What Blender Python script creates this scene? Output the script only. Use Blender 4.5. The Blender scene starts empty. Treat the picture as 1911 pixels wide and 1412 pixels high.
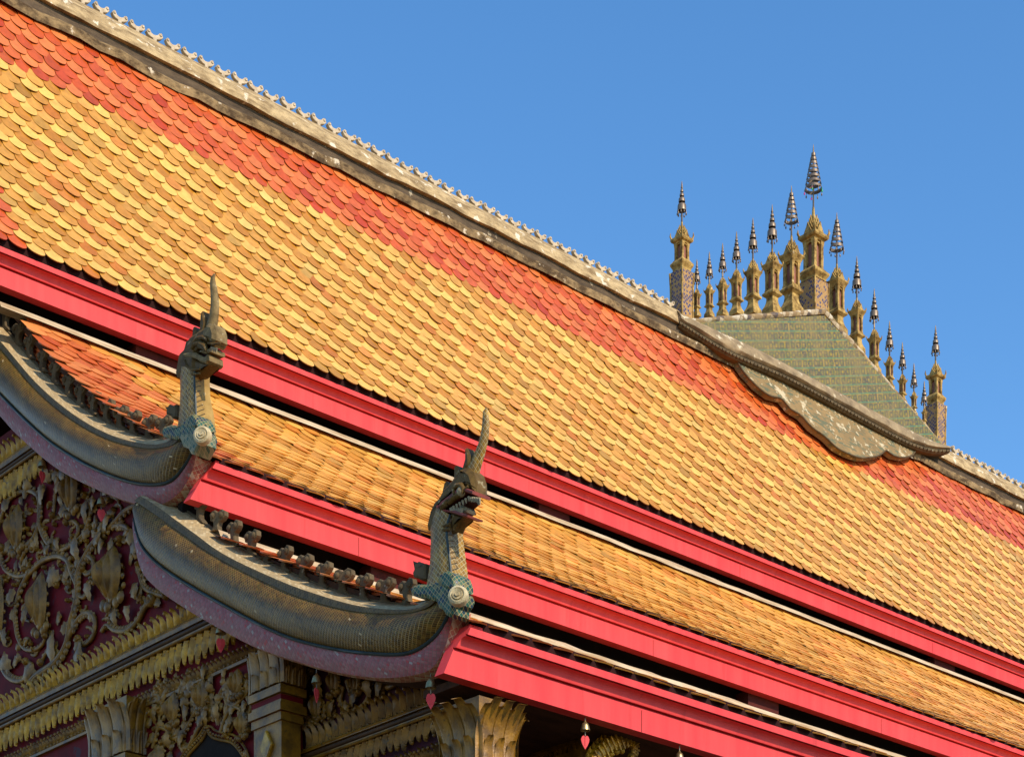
import bpy, math, random
import numpy as np
from mathutils import Vector, Matrix
from mathutils.geometry import tessellate_polygon
random.seed(7); RNG = np.random.default_rng(7)
scene = bpy.context.scene
col = scene.collection
R = math.radians

# ------------------------------------------------------------------ camera
# surveyed from the photograph's vanishing points; world X runs along the roof ridge
# (away to the right), Y across the gable front (away to the left), Z up.
F, W_, CX, HY = 3649.0, 1911.0, 955.5, 2500.0
TH = math.atan2(4035.0, F)
S_, C_ = math.sin(TH), math.cos(TH)
CAMZ = 1.6
cam_d = bpy.data.cameras.new('camera')
cam = bpy.data.objects.new('camera', cam_d); col.objects.link(cam)
cam.location = (0, 0, CAMZ)
cam.rotation_euler = (R(90), 0, -(math.pi / 2 - TH))
cam_d.sensor_width = 36; cam_d.lens = 36 * F / W_
cam_d.shift_y = (HY - 706) / W_
cam_d.clip_end = 3000
scene.camera = cam

# ------------------------------------------------------------------ light
SUN_EL, SUN_AZ = R(36), math.atan2(0.015, -1.0)          # azimuth from +Y towards +X
sun_vec = Vector((math.sin(SUN_AZ) * math.cos(SUN_EL), math.cos(SUN_AZ) * math.cos(SUN_EL), math.sin(SUN_EL)))
world = bpy.data.worlds.new('World'); scene.world = world; world.use_nodes = True
wn = world.node_tree.nodes; wl = world.node_tree.links
bg = wn['Background']; bg.inputs['Strength'].default_value = 0.15
sky = wn.new('ShaderNodeTexSky'); sky.sky_type = 'NISHITA'; sky.sun_disc = False
sky.sun_elevation = SUN_EL; sky.sun_rotation = SUN_AZ
sky.air_density = 1.0; sky.dust_density = 0.25; sky.ozone_density = 1.6; sky.altitude = 300
hs = wn.new('ShaderNodeHueSaturation'); hs.inputs['Saturation'].default_value = 1.27; hs.inputs['Value'].default_value = 1.0
wl.new(sky.outputs[0], hs.inputs['Color']); wl.new(hs.outputs[0], bg.inputs['Color'])
sd = bpy.data.lights.new('sun', 'SUN'); sd.energy = 3.0; sd.angle = R(0.53); sd.color = (1.0, 0.87, 0.68)
sun = bpy.data.objects.new('sun', sd); col.objects.link(sun)
sun.rotation_euler = (-sun_vec).to_track_quat('-Z', 'Y').to_euler()
scene.view_settings.view_transform = 'Standard'; scene.view_settings.look = 'None'
scene.view_settings.exposure = 0.7; scene.view_settings.gamma = 1.0

# ------------------------------------------------------------------ survey helpers
def ray(px, py):
    xp = (px - CX) / F; zp = (HY - py) / F
    return Vector((S_ * xp + C_, S_ - C_ * xp, zp))
def PX(px, py, X):                       # point of the plane X = const seen at a pixel
    r = ray(px, py); t = X / r.x
    return Vector((X, t * r.y, CAMZ + t * r.z))
def PY(px, py, Y):
    r = ray(px, py); t = Y / r.y
    return Vector((t * r.x, Y, CAMZ + t * r.z))
def kk(px, py):
    r = ray(px, py); return r.z / r.y

# ------------------------------------------------------------------ mesh builder
class MB:
    def __init__(s): s.v = []; s.f = []; s.uv = []; s.has = False
    def add(s, verts, faces, uvs=None):
        o = len(s.v); s.v += [tuple(p) for p in verts]
        s.f += [tuple(o + i for i in f) for f in faces]
        if uvs is not None: s.has = True
        s.uv += [tuple(u) for u in uvs] if uvs is not None else [(0, 0)] * len(verts)
    def grid(s, P, close_u=False, close_v=False, UV=None):
        n, m = len(P), len(P[0]); V = [p for r in P for p in r]; Fc = []
        for i in range(n if close_u else n - 1):
            for j in range(m if close_v else m - 1):
                a, b = i, (i + 1) % n; c, d = j, (j + 1) % m
                Fc.append((a * m + c, a * m + d, b * m + d, b * m + c))
        s.add(V, Fc, [u for r in UV for u in r] if UV else None)
    def box(s, lo, hi):
        (a, b, c), (d, e, f) = lo, hi
        s.add([(a, b, c), (d, b, c), (d, e, c), (a, e, c), (a, b, f), (d, b, f), (d, e, f), (a, e, f)],
              [(0, 3, 2, 1), (4, 5, 6, 7), (0, 1, 5, 4), (1, 2, 6, 5), (2, 3, 7, 6), (3, 0, 4, 7)])
    def tube(s, pts, rad, seg=8, squash=None, cap=True):
        """sweep a circle; squash=(axis vector, factor) flattens it along an axis"""
        pts = [Vector(p) for p in pts]; n = len(pts)
        if not hasattr(rad, '__len__'): rad = [rad] * n
        rings = []; up = None
        for i in range(n):
            t = (pts[min(i + 1, n - 1)] - pts[max(i - 1, 0)])
            t = t.normalized() if t.length > 1e-9 else Vector((0, 0, 1))
            if up is None:
                up = Vector((1, 0, 0)) if abs(t.x) < .9 else Vector((0, 0, 1))
            a = (up - t * up.dot(t)); a = a.normalized() if a.length > 1e-6 else t.orthogonal().normalized(); b = t.cross(a); up = a
            ring = []
            for k in range(seg):
                q = 2 * math.pi * k / seg
                d = (a * math.cos(q) + b * math.sin(q)) * rad[i]
                if squash: ax = squash[0]; d = d - ax * d.dot(ax) * (1 - squash[1])
                ring.append(pts[i] + d)
            rings.append(ring)
        s.grid(rings, close_v=True)
        if cap:
            o = len(s.v); s.add(rings[0] + rings[-1], [tuple(range(seg)), tuple(range(2 * seg - 1, seg - 1, -1))])
    def lathe(s, prof, c, seg=14, axis=Vector((0, 0, 1))):
        axis = axis.normalized(); a = axis.orthogonal().normalized(); b = axis.cross(a); c = Vector(c)
        s.grid([[c + axis * z + (a * math.cos(2 * math.pi * k / seg) + b * math.sin(2 * math.pi * k / seg)) * r
                 for k in range(seg)] for r, z in prof], close_v=True)
    def square(s, prof, c, rot=0, cap=True):
        """square section loft: prof of (half width, z)"""
        c = Vector(c); q = [(-1, -1), (1, -1), (1, 1), (-1, 1)]; cr, sr = math.cos(rot), math.sin(rot)
        P = [[c + Vector(((x * cr - y * sr) * w, (x * sr + y * cr) * w, z)) for x, y in q] for w, z in prof]
        s.grid(P, close_v=True)
        if cap: s.add(P[0] + P[-1], [(0, 3, 2, 1), (4, 5, 6, 7)])
    def plate(s, outline, fn, t, bev=0.0, rise=0.0):
        """solid from a flat outline: fn(p, q, d) maps plane coords + depth to 3D"""
        n = len(outline); P = [Vector((a, b)) for a, b in outline]
        ar = sum(P[i].x * P[(i + 1) % n].y - P[(i + 1) % n].x * P[i].y for i in range(n))
        if ar < 0: P.reverse()
        N = []
        for i in range(n):
            e0 = (P[i] - P[i - 1]); e1 = (P[(i + 1) % n] - P[i])
            nn = Vector((-(e0.y + e1.y), e0.x + e1.x)); N.append(nn.normalized() if nn.length > 1e-9 else nn)
        h = t / 2
        rings = [(bev, -h), (0, -h + bev * .8), (0, h - bev * .8), (bev, h)] if bev else [(0, -h), (0, h)]
        P3 = [[fn(*(P[i] + N[i] * o), d) for i in range(n)] for o, d in rings]
        s.grid(P3, close_v=True)
        tri = tessellate_polygon([[Vector((p.x, p.y, 0)) for p in P]])
        s.add(P3[0], [tuple(reversed(x)) for x in tri]); s.add(P3[-1], [tuple(x) for x in tri])
    def obj(s, name, mat, parent=None, smooth=35, mats=None):
        me = bpy.data.meshes.new(name); me.from_pydata(s.v, [], s.f)
        if s.has:
            l = me.uv_layers.new(name='UVMap'); idx = np.empty(len(me.loops), np.int32); me.loops.foreach_get('vertex_index', idx)
            l.data.foreach_set('uv', np.array(s.uv, np.float32)[idx].ravel())
        me.materials.append(mat)
        if smooth:
            me.polygons.foreach_set('use_smooth', [True] * len(me.polygons)); me.set_sharp_from_angle(angle=R(smooth))
        me.validate(); me.update()
        o = bpy.data.objects.new(name, me); col.objects.link(o)
        if parent: o.parent = parent
        return o

def thing(name, label, cat, group=None):
    o = bpy.data.objects.new(name, None); col.objects.link(o); o.empty_display_size = .1
    o['label'] = label; o['category'] = cat
    if group: o['group'] = group
    return o
def rebase(root, loc):
    """put a thing's empty at its base; its parts keep their place"""
    root.location = loc
    for c in root.children: c.matrix_parent_inverse = Matrix.Translation(-Vector(loc))

def smoothpath(pts, n):
    """Catmull-Rom through pts, resampled to n points evenly"""
    p = [np.array(q, float) for q in pts]; p = [2 * p[0] - p[1]] + p + [2 * p[-1] - p[-2]]; out = []
    for i in range(1, len(p) - 2):
        for t in np.linspace(0, 1, 12, endpoint=False):
            a, b, c, d = p[i - 1], p[i], p[i + 1], p[i + 2]
            out.append(.5 * ((2 * b) + (-a + c) * t + (2 * a - 5 * b + 4 * c - d) * t * t + (-a + 3 * b - 3 * c + d) * t ** 3))
    out.append(p[-2]); out = np.array(out)
    s = np.r_[0, np.cumsum(np.linalg.norm(np.diff(out, axis=0), axis=1))]; q = np.linspace(0, s[-1], n)
    return np.stack([np.interp(q, s, out[:, k]) for k in range(out.shape[1])], 1)

# ------------------------------------------------------------------ materials
def new_mat(name):
    m = bpy.data.materials.new(name); m.use_nodes = True; nt = m.node_tree
    return m, nt, nt.nodes['Principled BSDF']
def mixc(nt, fac, a, b, mode='MIX'):
    n = nt.nodes.new('ShaderNodeMix'); n.data_type = 'RGBA'; n.blend_type = mode
    for i, v in ((0, fac), (6, a), (7, b)):
        if hasattr(v, 'is_linked'): nt.links.new(v, n.inputs[i])
        else: n.inputs[i].default_value = v if i == 0 else (*v[:3], 1)
    return n.outputs[2]
def math_(nt, op, a, b=None, c=None):
    n = nt.nodes.new('ShaderNodeMath'); n.operation = op
    for i, v in enumerate((a, b, c)):
        if v is None: continue
        if hasattr(v, 'is_linked'): nt.links.new(v, n.inputs[i])
        else: n.inputs[i].default_value = v
    return n.outputs[0]
def pos(nt, scale=(1, 1, 1)):
    g = nt.nodes.new('ShaderNodeNewGeometry'); mp = nt.nodes.new('ShaderNodeMapping'); mp.inputs['Scale'].default_value = scale
    nt.links.new(g.outputs['Position'], mp.inputs[0]); return mp.outputs[0]
def noise(nt, vec, scale, detail=4, rough=.6):
    n = nt.nodes.new('ShaderNodeTexNoise'); n.inputs['Scale'].default_value = scale
    n.inputs['Detail'].default_value = detail; n.inputs['Roughness'].default_value = rough
    nt.links.new(vec, n.inputs['Vector']); return n.outputs['Fac']
def ramp(nt, fac, stops):
    n = nt.nodes.new('ShaderNodeValToRGB'); nt.links.new(fac, n.inputs[0]); e = n.color_ramp.elements
    while len(e) < len(stops): e.new(.5)
    for i, (p, c) in enumerate(stops): e[i].position = p; e[i].color = (*c[:3], 1) if hasattr(c, '__len__') else (c, c, c, 1)
    return n.outputs[0]
def bump(nt, h, bsdf, strength=.3, dist=.01):
    b = nt.nodes.new('ShaderNodeBump'); b.inputs['Strength'].default_value = strength; b.inputs['Distance'].default_value = dist
    nt.links.new(h, b.inputs['Height']); nt.links.new(b.outputs[0], bsdf.inputs['Normal'])
def weathered(name, a, b, scale=3, rough=.7, metal=0, bump_s=.3, bump_scale=30, spots=None, stretch=(1, 1, 1), lo=.35, hi=.65, bdist=.01):
    m, nt, bs = new_mat(name); v = pos(nt, stretch)
    f = noise(nt, v, scale, 6, .65); f = ramp(nt, f, [(lo, 0.0), (hi, 1.0)])
    c = mixc(nt, f, a, b)
    if spots:
        f2 = noise(nt, pos(nt), spots[1], 5, .6); f2 = ramp(nt, f2, [(spots[2], 0.0), (spots[2] + .05, 1.0)])
        c = mixc(nt, f2, c, spots[0])
    nt.links.new(c, bs.inputs['Base Color']); bs.inputs['Roughness'].default_value = rough; bs.inputs['Metallic'].default_value = metal
    if metal == 0: bs.inputs['Specular IOR Level'].default_value = .15
    if bump_s: bump(nt, noise(nt, pos(nt), bump_scale, 5, .7), bs, bump_s, bdist)
    return m
def mosaic(name, cols, grout, size, src='UV', line=.07, rough=.35, diamond=True, dirt=None, metal=0.0, asp=1.0, gvar=True):
    """glass mosaic scales: a diamond lattice with one tint per piece and joints between"""
    m, nt, bs = new_mat(name); sp = nt.nodes.new('ShaderNodeSeparateXYZ')
    if src == 'UV':
        t = nt.nodes.new('ShaderNodeUVMap'); nt.links.new(t.outputs[0], sp.inputs[0]); u, v = sp.outputs[0], sp.outputs[1]
    else:
        g = nt.nodes.new('ShaderNodeNewGeometry'); nt.links.new(g.outputs['Position'], sp.inputs[0])
        i, j = {'YZ': (1, 2), 'XZ': (0, 2), 'XY': (0, 1), 'DZ': (0, 2)}[src]; u, v = sp.outputs[i], sp.outputs[j]
        if src == 'YZ': u = math_(nt, 'SUBTRACT', sp.outputs[1], math_(nt, 'MULTIPLY', sp.outputs[0], 1.0))
        if src == 'DZ': u = math_(nt, 'ADD', sp.outputs[0], sp.outputs[1])
    u = math_(nt, 'DIVIDE', u, size * asp); v = math_(nt, 'DIVIDE', v, size)
    if diamond: p, q = math_(nt, 'ADD', u, v), math_(nt, 'SUBTRACT', u, v)
    else: p, q = u, v
    fp, fq = math_(nt, 'FRACT', p), math_(nt, 'FRACT', q)
    dp = math_(nt, 'MINIMUM', fp, math_(nt, 'SUBTRACT', 1.0, fp)); dq = math_(nt, 'MINIMUM', fq, math_(nt, 'SUBTRACT', 1.0, fq))
    d = math_(nt, 'MINIMUM', dp, dq)
    cb = nt.nodes.new('ShaderNodeCombineXYZ'); nt.links.new(math_(nt, 'FLOOR', p), cb.inputs[0]); nt.links.new(math_(nt, 'FLOOR', q), cb.inputs[1])
    wn_ = nt.nodes.new('ShaderNodeTexWhiteNoise'); wn_.noise_dimensions = '2D'; nt.links.new(cb.outputs[0], wn_.inputs['Vector'])
    n = len(cols); r = nt.nodes.new('ShaderNodeValToRGB'); r.color_ramp.interpolation = 'CONSTANT'; e = r.color_ramp.elements
    while len(e) < n: e.new(.5)
    acc = 0.0; tot = sum(c[1] for c in cols)
    for i, (c, w) in enumerate(cols): e[i].position = acc / tot; e[i].color = (*c, 1); acc += w
    nt.links.new(wn_.outputs['Value'], r.inputs[0]); c = r.outputs[0]
    gm = ramp(nt, d, [(line * .6, 1.0), (line, 0.0)])
    if gvar: gm = math_(nt, 'MULTIPLY', gm, ramp(nt, noise(nt, pos(nt), 7, 3), [(.36, .12), (.62, 1.0)]))
    c = mixc(nt, gm, c, grout)
    if dirt:
        c = mixc(nt, ramp(nt, noise(nt, pos(nt), dirt[1], 6, .7), [(.42, 0.0), (.68, dirt[2])]), c, dirt[0])
    nt.links.new(c, bs.inputs['Base Color']); bs.inputs['Roughness'].default_value = rough + .08; bs.inputs['Metallic'].default_value = metal; bs.inputs['Specular IOR Level'].default_value = .22
    bump(nt, math_(nt, 'ADD', ramp(nt, d, [(line * .4, 0.0), (line * 1.6, 1.0)]), math_(nt, 'MULTIPLY', wn_.outputs['Value'], .4)), bs, .35, .004)
    return m

def tile_mat(name):
    m, nt, bs = new_mat(name); a = nt.nodes.new('ShaderNodeAttribute'); a.attribute_name = 'Col'
    v = pos(nt); n1 = noise(nt, v, 14, 4, .6)
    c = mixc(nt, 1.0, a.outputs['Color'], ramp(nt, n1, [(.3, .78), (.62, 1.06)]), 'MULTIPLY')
    n2 = ramp(nt, noise(nt, v, 9, 6, .75), [(.64, 0.0), (.76, .45)])
    c = mixc(nt, n2, c, (.20, .13, .06))
    nt.links.new(c, bs.inputs['Base Color']); nt.links.new(ramp(nt, n1, [(.3, .42), (.7, .28)]), bs.inputs['Roughness'])
    bs.inputs['Specular IOR Level'].default_value = .38
    bump(nt, n1, bs, .05, .006); return m

def red_paint(name):
    m, nt, bs = new_mat(name)
    f = ramp(nt, noise(nt, pos(nt, (5, 5, .35)), 1.6, 5, .6), [(.3, 0.0), (.75, 1.0)])
    c = mixc(nt, f, (.62, .036, .038), (.71, .064, .060))
    f2 = ramp(nt, noise(nt, pos(nt, (1, 1, 1)), 1.3, 6, .7), [(.62, 0.0), (.8, .35)])
    c = mixc(nt, f2, c, (.60, .03, .028))
    f3 = ramp(nt, noise(nt, pos(nt, (9, 9, .8)), 2.2, 6, .75), [(.69, 0.0), (.72, .5)])
    c = mixc(nt, f3, c, (.86, .22, .18))
    f4 = ramp(nt, noise(nt, pos(nt, (4, 4, .25)), 3.0, 5, .7), [(.58, 0.0), (.74, .55)])
    c = mixc(nt, f4, c, (.30, .015, .015))
    nt.links.new(c, bs.inputs['Base Color']); bs.inputs['Roughness'].default_value = .55
    bs.inputs['Specular IOR Level'].default_value = .3
    bump(nt, noise(nt, pos(nt, (3, 3, 12)), 6, 4), bs, .1, .01); return m

M = {}
M['tile'] = tile_mat('glazed_tile')
M['red'] = red_paint('red_paint')
M['dark'] = weathered('shade_black', (.010, .007, .006), (.018, .012, .009), 4, .9)  # near-black, stands in for shade in the eave gap and arch opening
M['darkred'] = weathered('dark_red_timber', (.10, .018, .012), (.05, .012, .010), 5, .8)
M['eaveshade'] = weathered('eave_shade_batten', (.030, .007, .006), (.018, .006, .005), 5, .9)  # very dark red: the shade under the tile eaves is in this colour
M['mortar'] = weathered('cream_mortar', (.58, .45, .29), (.34, .22, .11), 4, .85, stretch=(.6, 2, 6), bump_s=.3)
M['stone'] = weathered('ridge_stucco', (.50, .36, .185), (.22, .145, .07), 9, .9, spots=((.68, .58, .42), 6.5, .60), stretch=(.6, 1, 1.5), lo=.38, hi=.62, bump_s=.9, bump_scale=22)
M['stone_dark'] = weathered('stained_stucco', (.060, .042, .028), (.13, .09, .055), 3, .95, spots=((.42, .34, .23), 6, .66), bump_s=.6, bump_scale=22, stretch=(1.5, 1, 6))
M['footing'] = weathered('stained_footing', (.30, .20, .095), (.075, .047, .024), 4, .95, spots=((.58, .48, .34), 9, .62), bump_s=1.0, bump_scale=18, stretch=(1.6, 1, 3), lo=.38, hi=.6)
M['crest'] = weathered('crest_plaster', (.62, .50, .35), (.40, .30, .19), 14, .85, bump_s=.3)
M['old'] = weathered('aged_stucco', (.14, .098, .050), (.080, .056, .030), 9, .85, spots=((.30, .26, .19), 16, .66), bump_s=.5, bump_scale=45)
M['spire'] = weathered('spire_stucco', (.52, .34, .105), (.12, .062, .016), 11, .75, bump_s=.5, bump_scale=26, spots=((.66, .54, .34), 9, .66))
M['metal'] = weathered('parasol_metal', (.135, .098, .070), (.24, .18, .12), 18, .45, metal=.45, bump_s=.1)
M['gold'] = weathered('old_gilding', (.30, .140, .007), (.095, .042, .004), 9, .42, metal=.12, bump_s=.35, bump_scale=55, spots=((.09, .055, .020), 13, .62))
M['gold_leaf'] = weathered('bright_gilding', (.56, .29, .014), (.16, .075, .005), 11, .34, metal=.2, bump_s=.3, bump_scale=50, spots=((.14, .09, .03), 16, .62))
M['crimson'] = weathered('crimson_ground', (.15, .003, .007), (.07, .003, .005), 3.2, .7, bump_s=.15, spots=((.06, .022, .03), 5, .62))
M['wood'] = weathered('brown_moulding', (.085, .040, .016), (.045, .022, .010), 4, .55, stretch=(2, .5, 9), bump_s=.2)
M['soffit'] = weathered('soffit_timber', (.085, .036, .018), (.040, .018, .010), 3, .8, stretch=(1, 3, 3), bump_s=.4)
M['shade_ground'] = weathered('shaded_crimson', (.075, .010, .022), (.045, .016, .025), 4, .75, bump_s=.15)  # darker copy of the crimson ground, aisle and porch shade painted in
M['scale'] = mosaic('brown_glass_scales', [((.092, .043, .005), 4), ((.122, .060, .007), 4), ((.058, .029, .004), 3), ((.16, .083, .010), 2), ((.085, .055, .007), 2), ((.52, .38, .20), .10)],
                    (.48, .28, .07), .032, line=.10, rough=.30, dirt=((.060, .035, .010), 3.5, .7))
M['neck'] = mosaic('gold_glass_scales', [((.31, .165, .020), 4), ((.25, .13, .018), 4), ((.17, .092, .015), 3), ((.38, .215, .030), 2)],
                   (.50, .40, .22), .036, 'YZ', line=.075, rough=.34, dirt=((.10, .075, .04), 6, .6), gvar=False)
M['pink'] = mosaic('pink_glass_belly', [((.34, .078, .085), 4), ((.27, .055, .062), 4), ((.34, .115, .11), 3), ((.36, .27, .24), .45), ((.40, .035, .038), .8)],
                   (.17, .09, .075), .036, line=.085, rough=.42, dirt=((.20, .10, .09), 4, .6), gvar=False)
M['chest'] = mosaic('rose_glass_chest', [((.48, .15, .10), 4), ((.55, .25, .17), 3), ((.62, .50, .36), 1.6), ((.40, .10, .08), 2)],
                    (.62, .50, .32), .046, 'UV', line=.07, rough=.4, dirt=((.26, .12, .07), 7, .6), gvar=False)
M['strip'] = mosaic('beige_rim', [((.40, .28, .135), 5), ((.33, .23, .11), 4), ((.50, .38, .21), 2)], (.26, .18, .09), .05, line=.05, rough=.8,
                    dirt=((.30, .23, .13), 6, .7))
M['lip'] = mosaic('dark_rim', [((.105, .066, .022), 4), ((.078, .050, .018), 4), ((.135, .085, .030), 2)], (.19, .13, .06), .034, line=.07, rough=.45)
M['teal'] = mosaic('teal_glass_collar', [((.020, .085, .060), 4), ((.012, .036, .055), 3), ((.055, .11, .060), 3), ((.16, .15, .060), 1.8), ((.032, .055, .034), 2)],
                   (.34, .26, .11), .036, 'YZ', line=.085, rough=.3, gvar=False)
M['worn_teal'] = mosaic('worn_teal_leaf', [((.16, .17, .09), 4), ((.11, .13, .07), 3), ((.05, .10, .07), 2), ((.26, .22, .12), 2)], (.30, .25, .14), .040, 'YZ', line=.08, rough=.4, gvar=False)
M['blue'] = weathered('blue_glass_piping', (.020, .034, .036), (.035, .050, .048), 8, .4, bump_s=.2)
M['plate'] = weathered('pale_belly_plates', (.40, .25, .075), (.24, .14, .035), 8, .6, spots=((.60, .46, .26), 12, .64), bump_s=.3)
M['head'] = weathered('old_bronze_glass', (.15, .085, .020), (.075, .043, .012), 16, .5, bump_s=.6, bump_scale=60, spots=((.27, .215, .115), 22, .62))
M['lipred'] = weathered('dull_red_lip', (.27, .055, .042), (.15, .045, .036), 14, .5)
M['tooth'] = weathered('ivory_teeth', (.34, .27, .15), (.20, .15, .085), 20, .5)
M['mouth'] = weathered('mouth_shadow', (.07, .022, .016), (.045, .016, .012), 12, .7)
M['rosette'] = weathered('rosette_stucco', (.58, .48, .29), (.38, .29, .15), 20, .6, bump_s=.5, bump_scale=70)
M['brass'] = weathered('aged_brass', (.50, .37, .16), (.30, .21, .09), 20, .36, metal=.85, bump_s=.1)
M['leafred'] = weathered('red_leaf_plate', (.74, .080, .082), (.60, .045, .050), 14, .5, bump_s=.05)
M['ground'] = weathered('stone_paving', (.15, .125, .08), (.11, .09, .06), .8, .9, bump_s=.3, bump_scale=9)
M['bluepillar'] = mosaic('blue_diamond_mosaic', [((.40, .22, .070), 3), ((.045, .045, .125), 3.6), ((.34, .18, .060), 1.5), ((.085, .06, .10), 1.4)],
                         (.40, .25, .095), .052, 'DZ', line=.12, rough=.45, dirt=((.36, .22, .10), 5, .45), gvar=False)
M['greenroof'] = None

# ------------------------------------------------------------------ main dimensions
X0 = 12.0 * (C_ + S_ * (840 - CX) / F)                    # plane of the gable barge boards
Y3 = PX(840, 1261, X0).y                                  # lowest fascia
Y2 = PX(355, 938, X0).y                                   # middle fascia
YE2 = Y2 - .125
TP = .01547 * YE2                                         # tile pitch
YE1, YT2, YR0, YT3 = TP / .0125, TP / .0121, 1.118 * TP / .0125, TP / .0152
YE3 = Y3 - .125; Y1 = YE1 + .125
YT2, YT3 = Y1 - .16, Y2 - .16
zE1 = CAMZ + YE1 * kk(1180, 928); zR0 = CAMZ + YR0 * kk(900, 440)
zE1 -= .034; zE2 = CAMZ + YE2 * kk(1000, 1068) - .014; zT2 = CAMZ + YT2 * kk(1000, 956)
zE3 = CAMZ + YE3 * kk(1000, 1194) - .018; zT3 = CAMZ + YT3 * kk(1000, 1190)
YR = YR0 + .22                                            # ridge centre line
XEND = PY(1911, 945, YR0).x + 1.5
XL1 = PY(-110, 500, YE1).x                                # gable end of the top roof
print('dims', X0, Y3, Y2, TP, 'E1', YE1, zE1, 'R', YR0, zR0, 'E2', zE2, 'T2', YT2, zT2, 'E3', zE3, 'T3', YT3, zT3, 'Xend', XEND, XL1)

# ------------------------------------------------------------------ ground
g = MB(); g.add([(-600, -600, 0), (600, -600, 0), (600, 600, 0), (-600, 600, 0)], [(0, 1, 2, 3)])
go = g.obj('ground', M['ground'], smooth=0); go['kind'] = 'structure'

# ------------------------------------------------------------------ temple hall
hall = thing('temple_hall', 'temple hall with tiered golden tile roofs, red fascias and gilded gable front', 'temple')

# golden then red tile tints: dull and sheen ends of the painted ripple
GOLD = ((.46, .180, .014), (.78, .425, .088), (.50, .075, .008), (.66, .175, .040))
AMB = ((.50, .200, .018), (.80, .410, .080), (.46, .085, .012), (.66, .22, .055))

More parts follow.
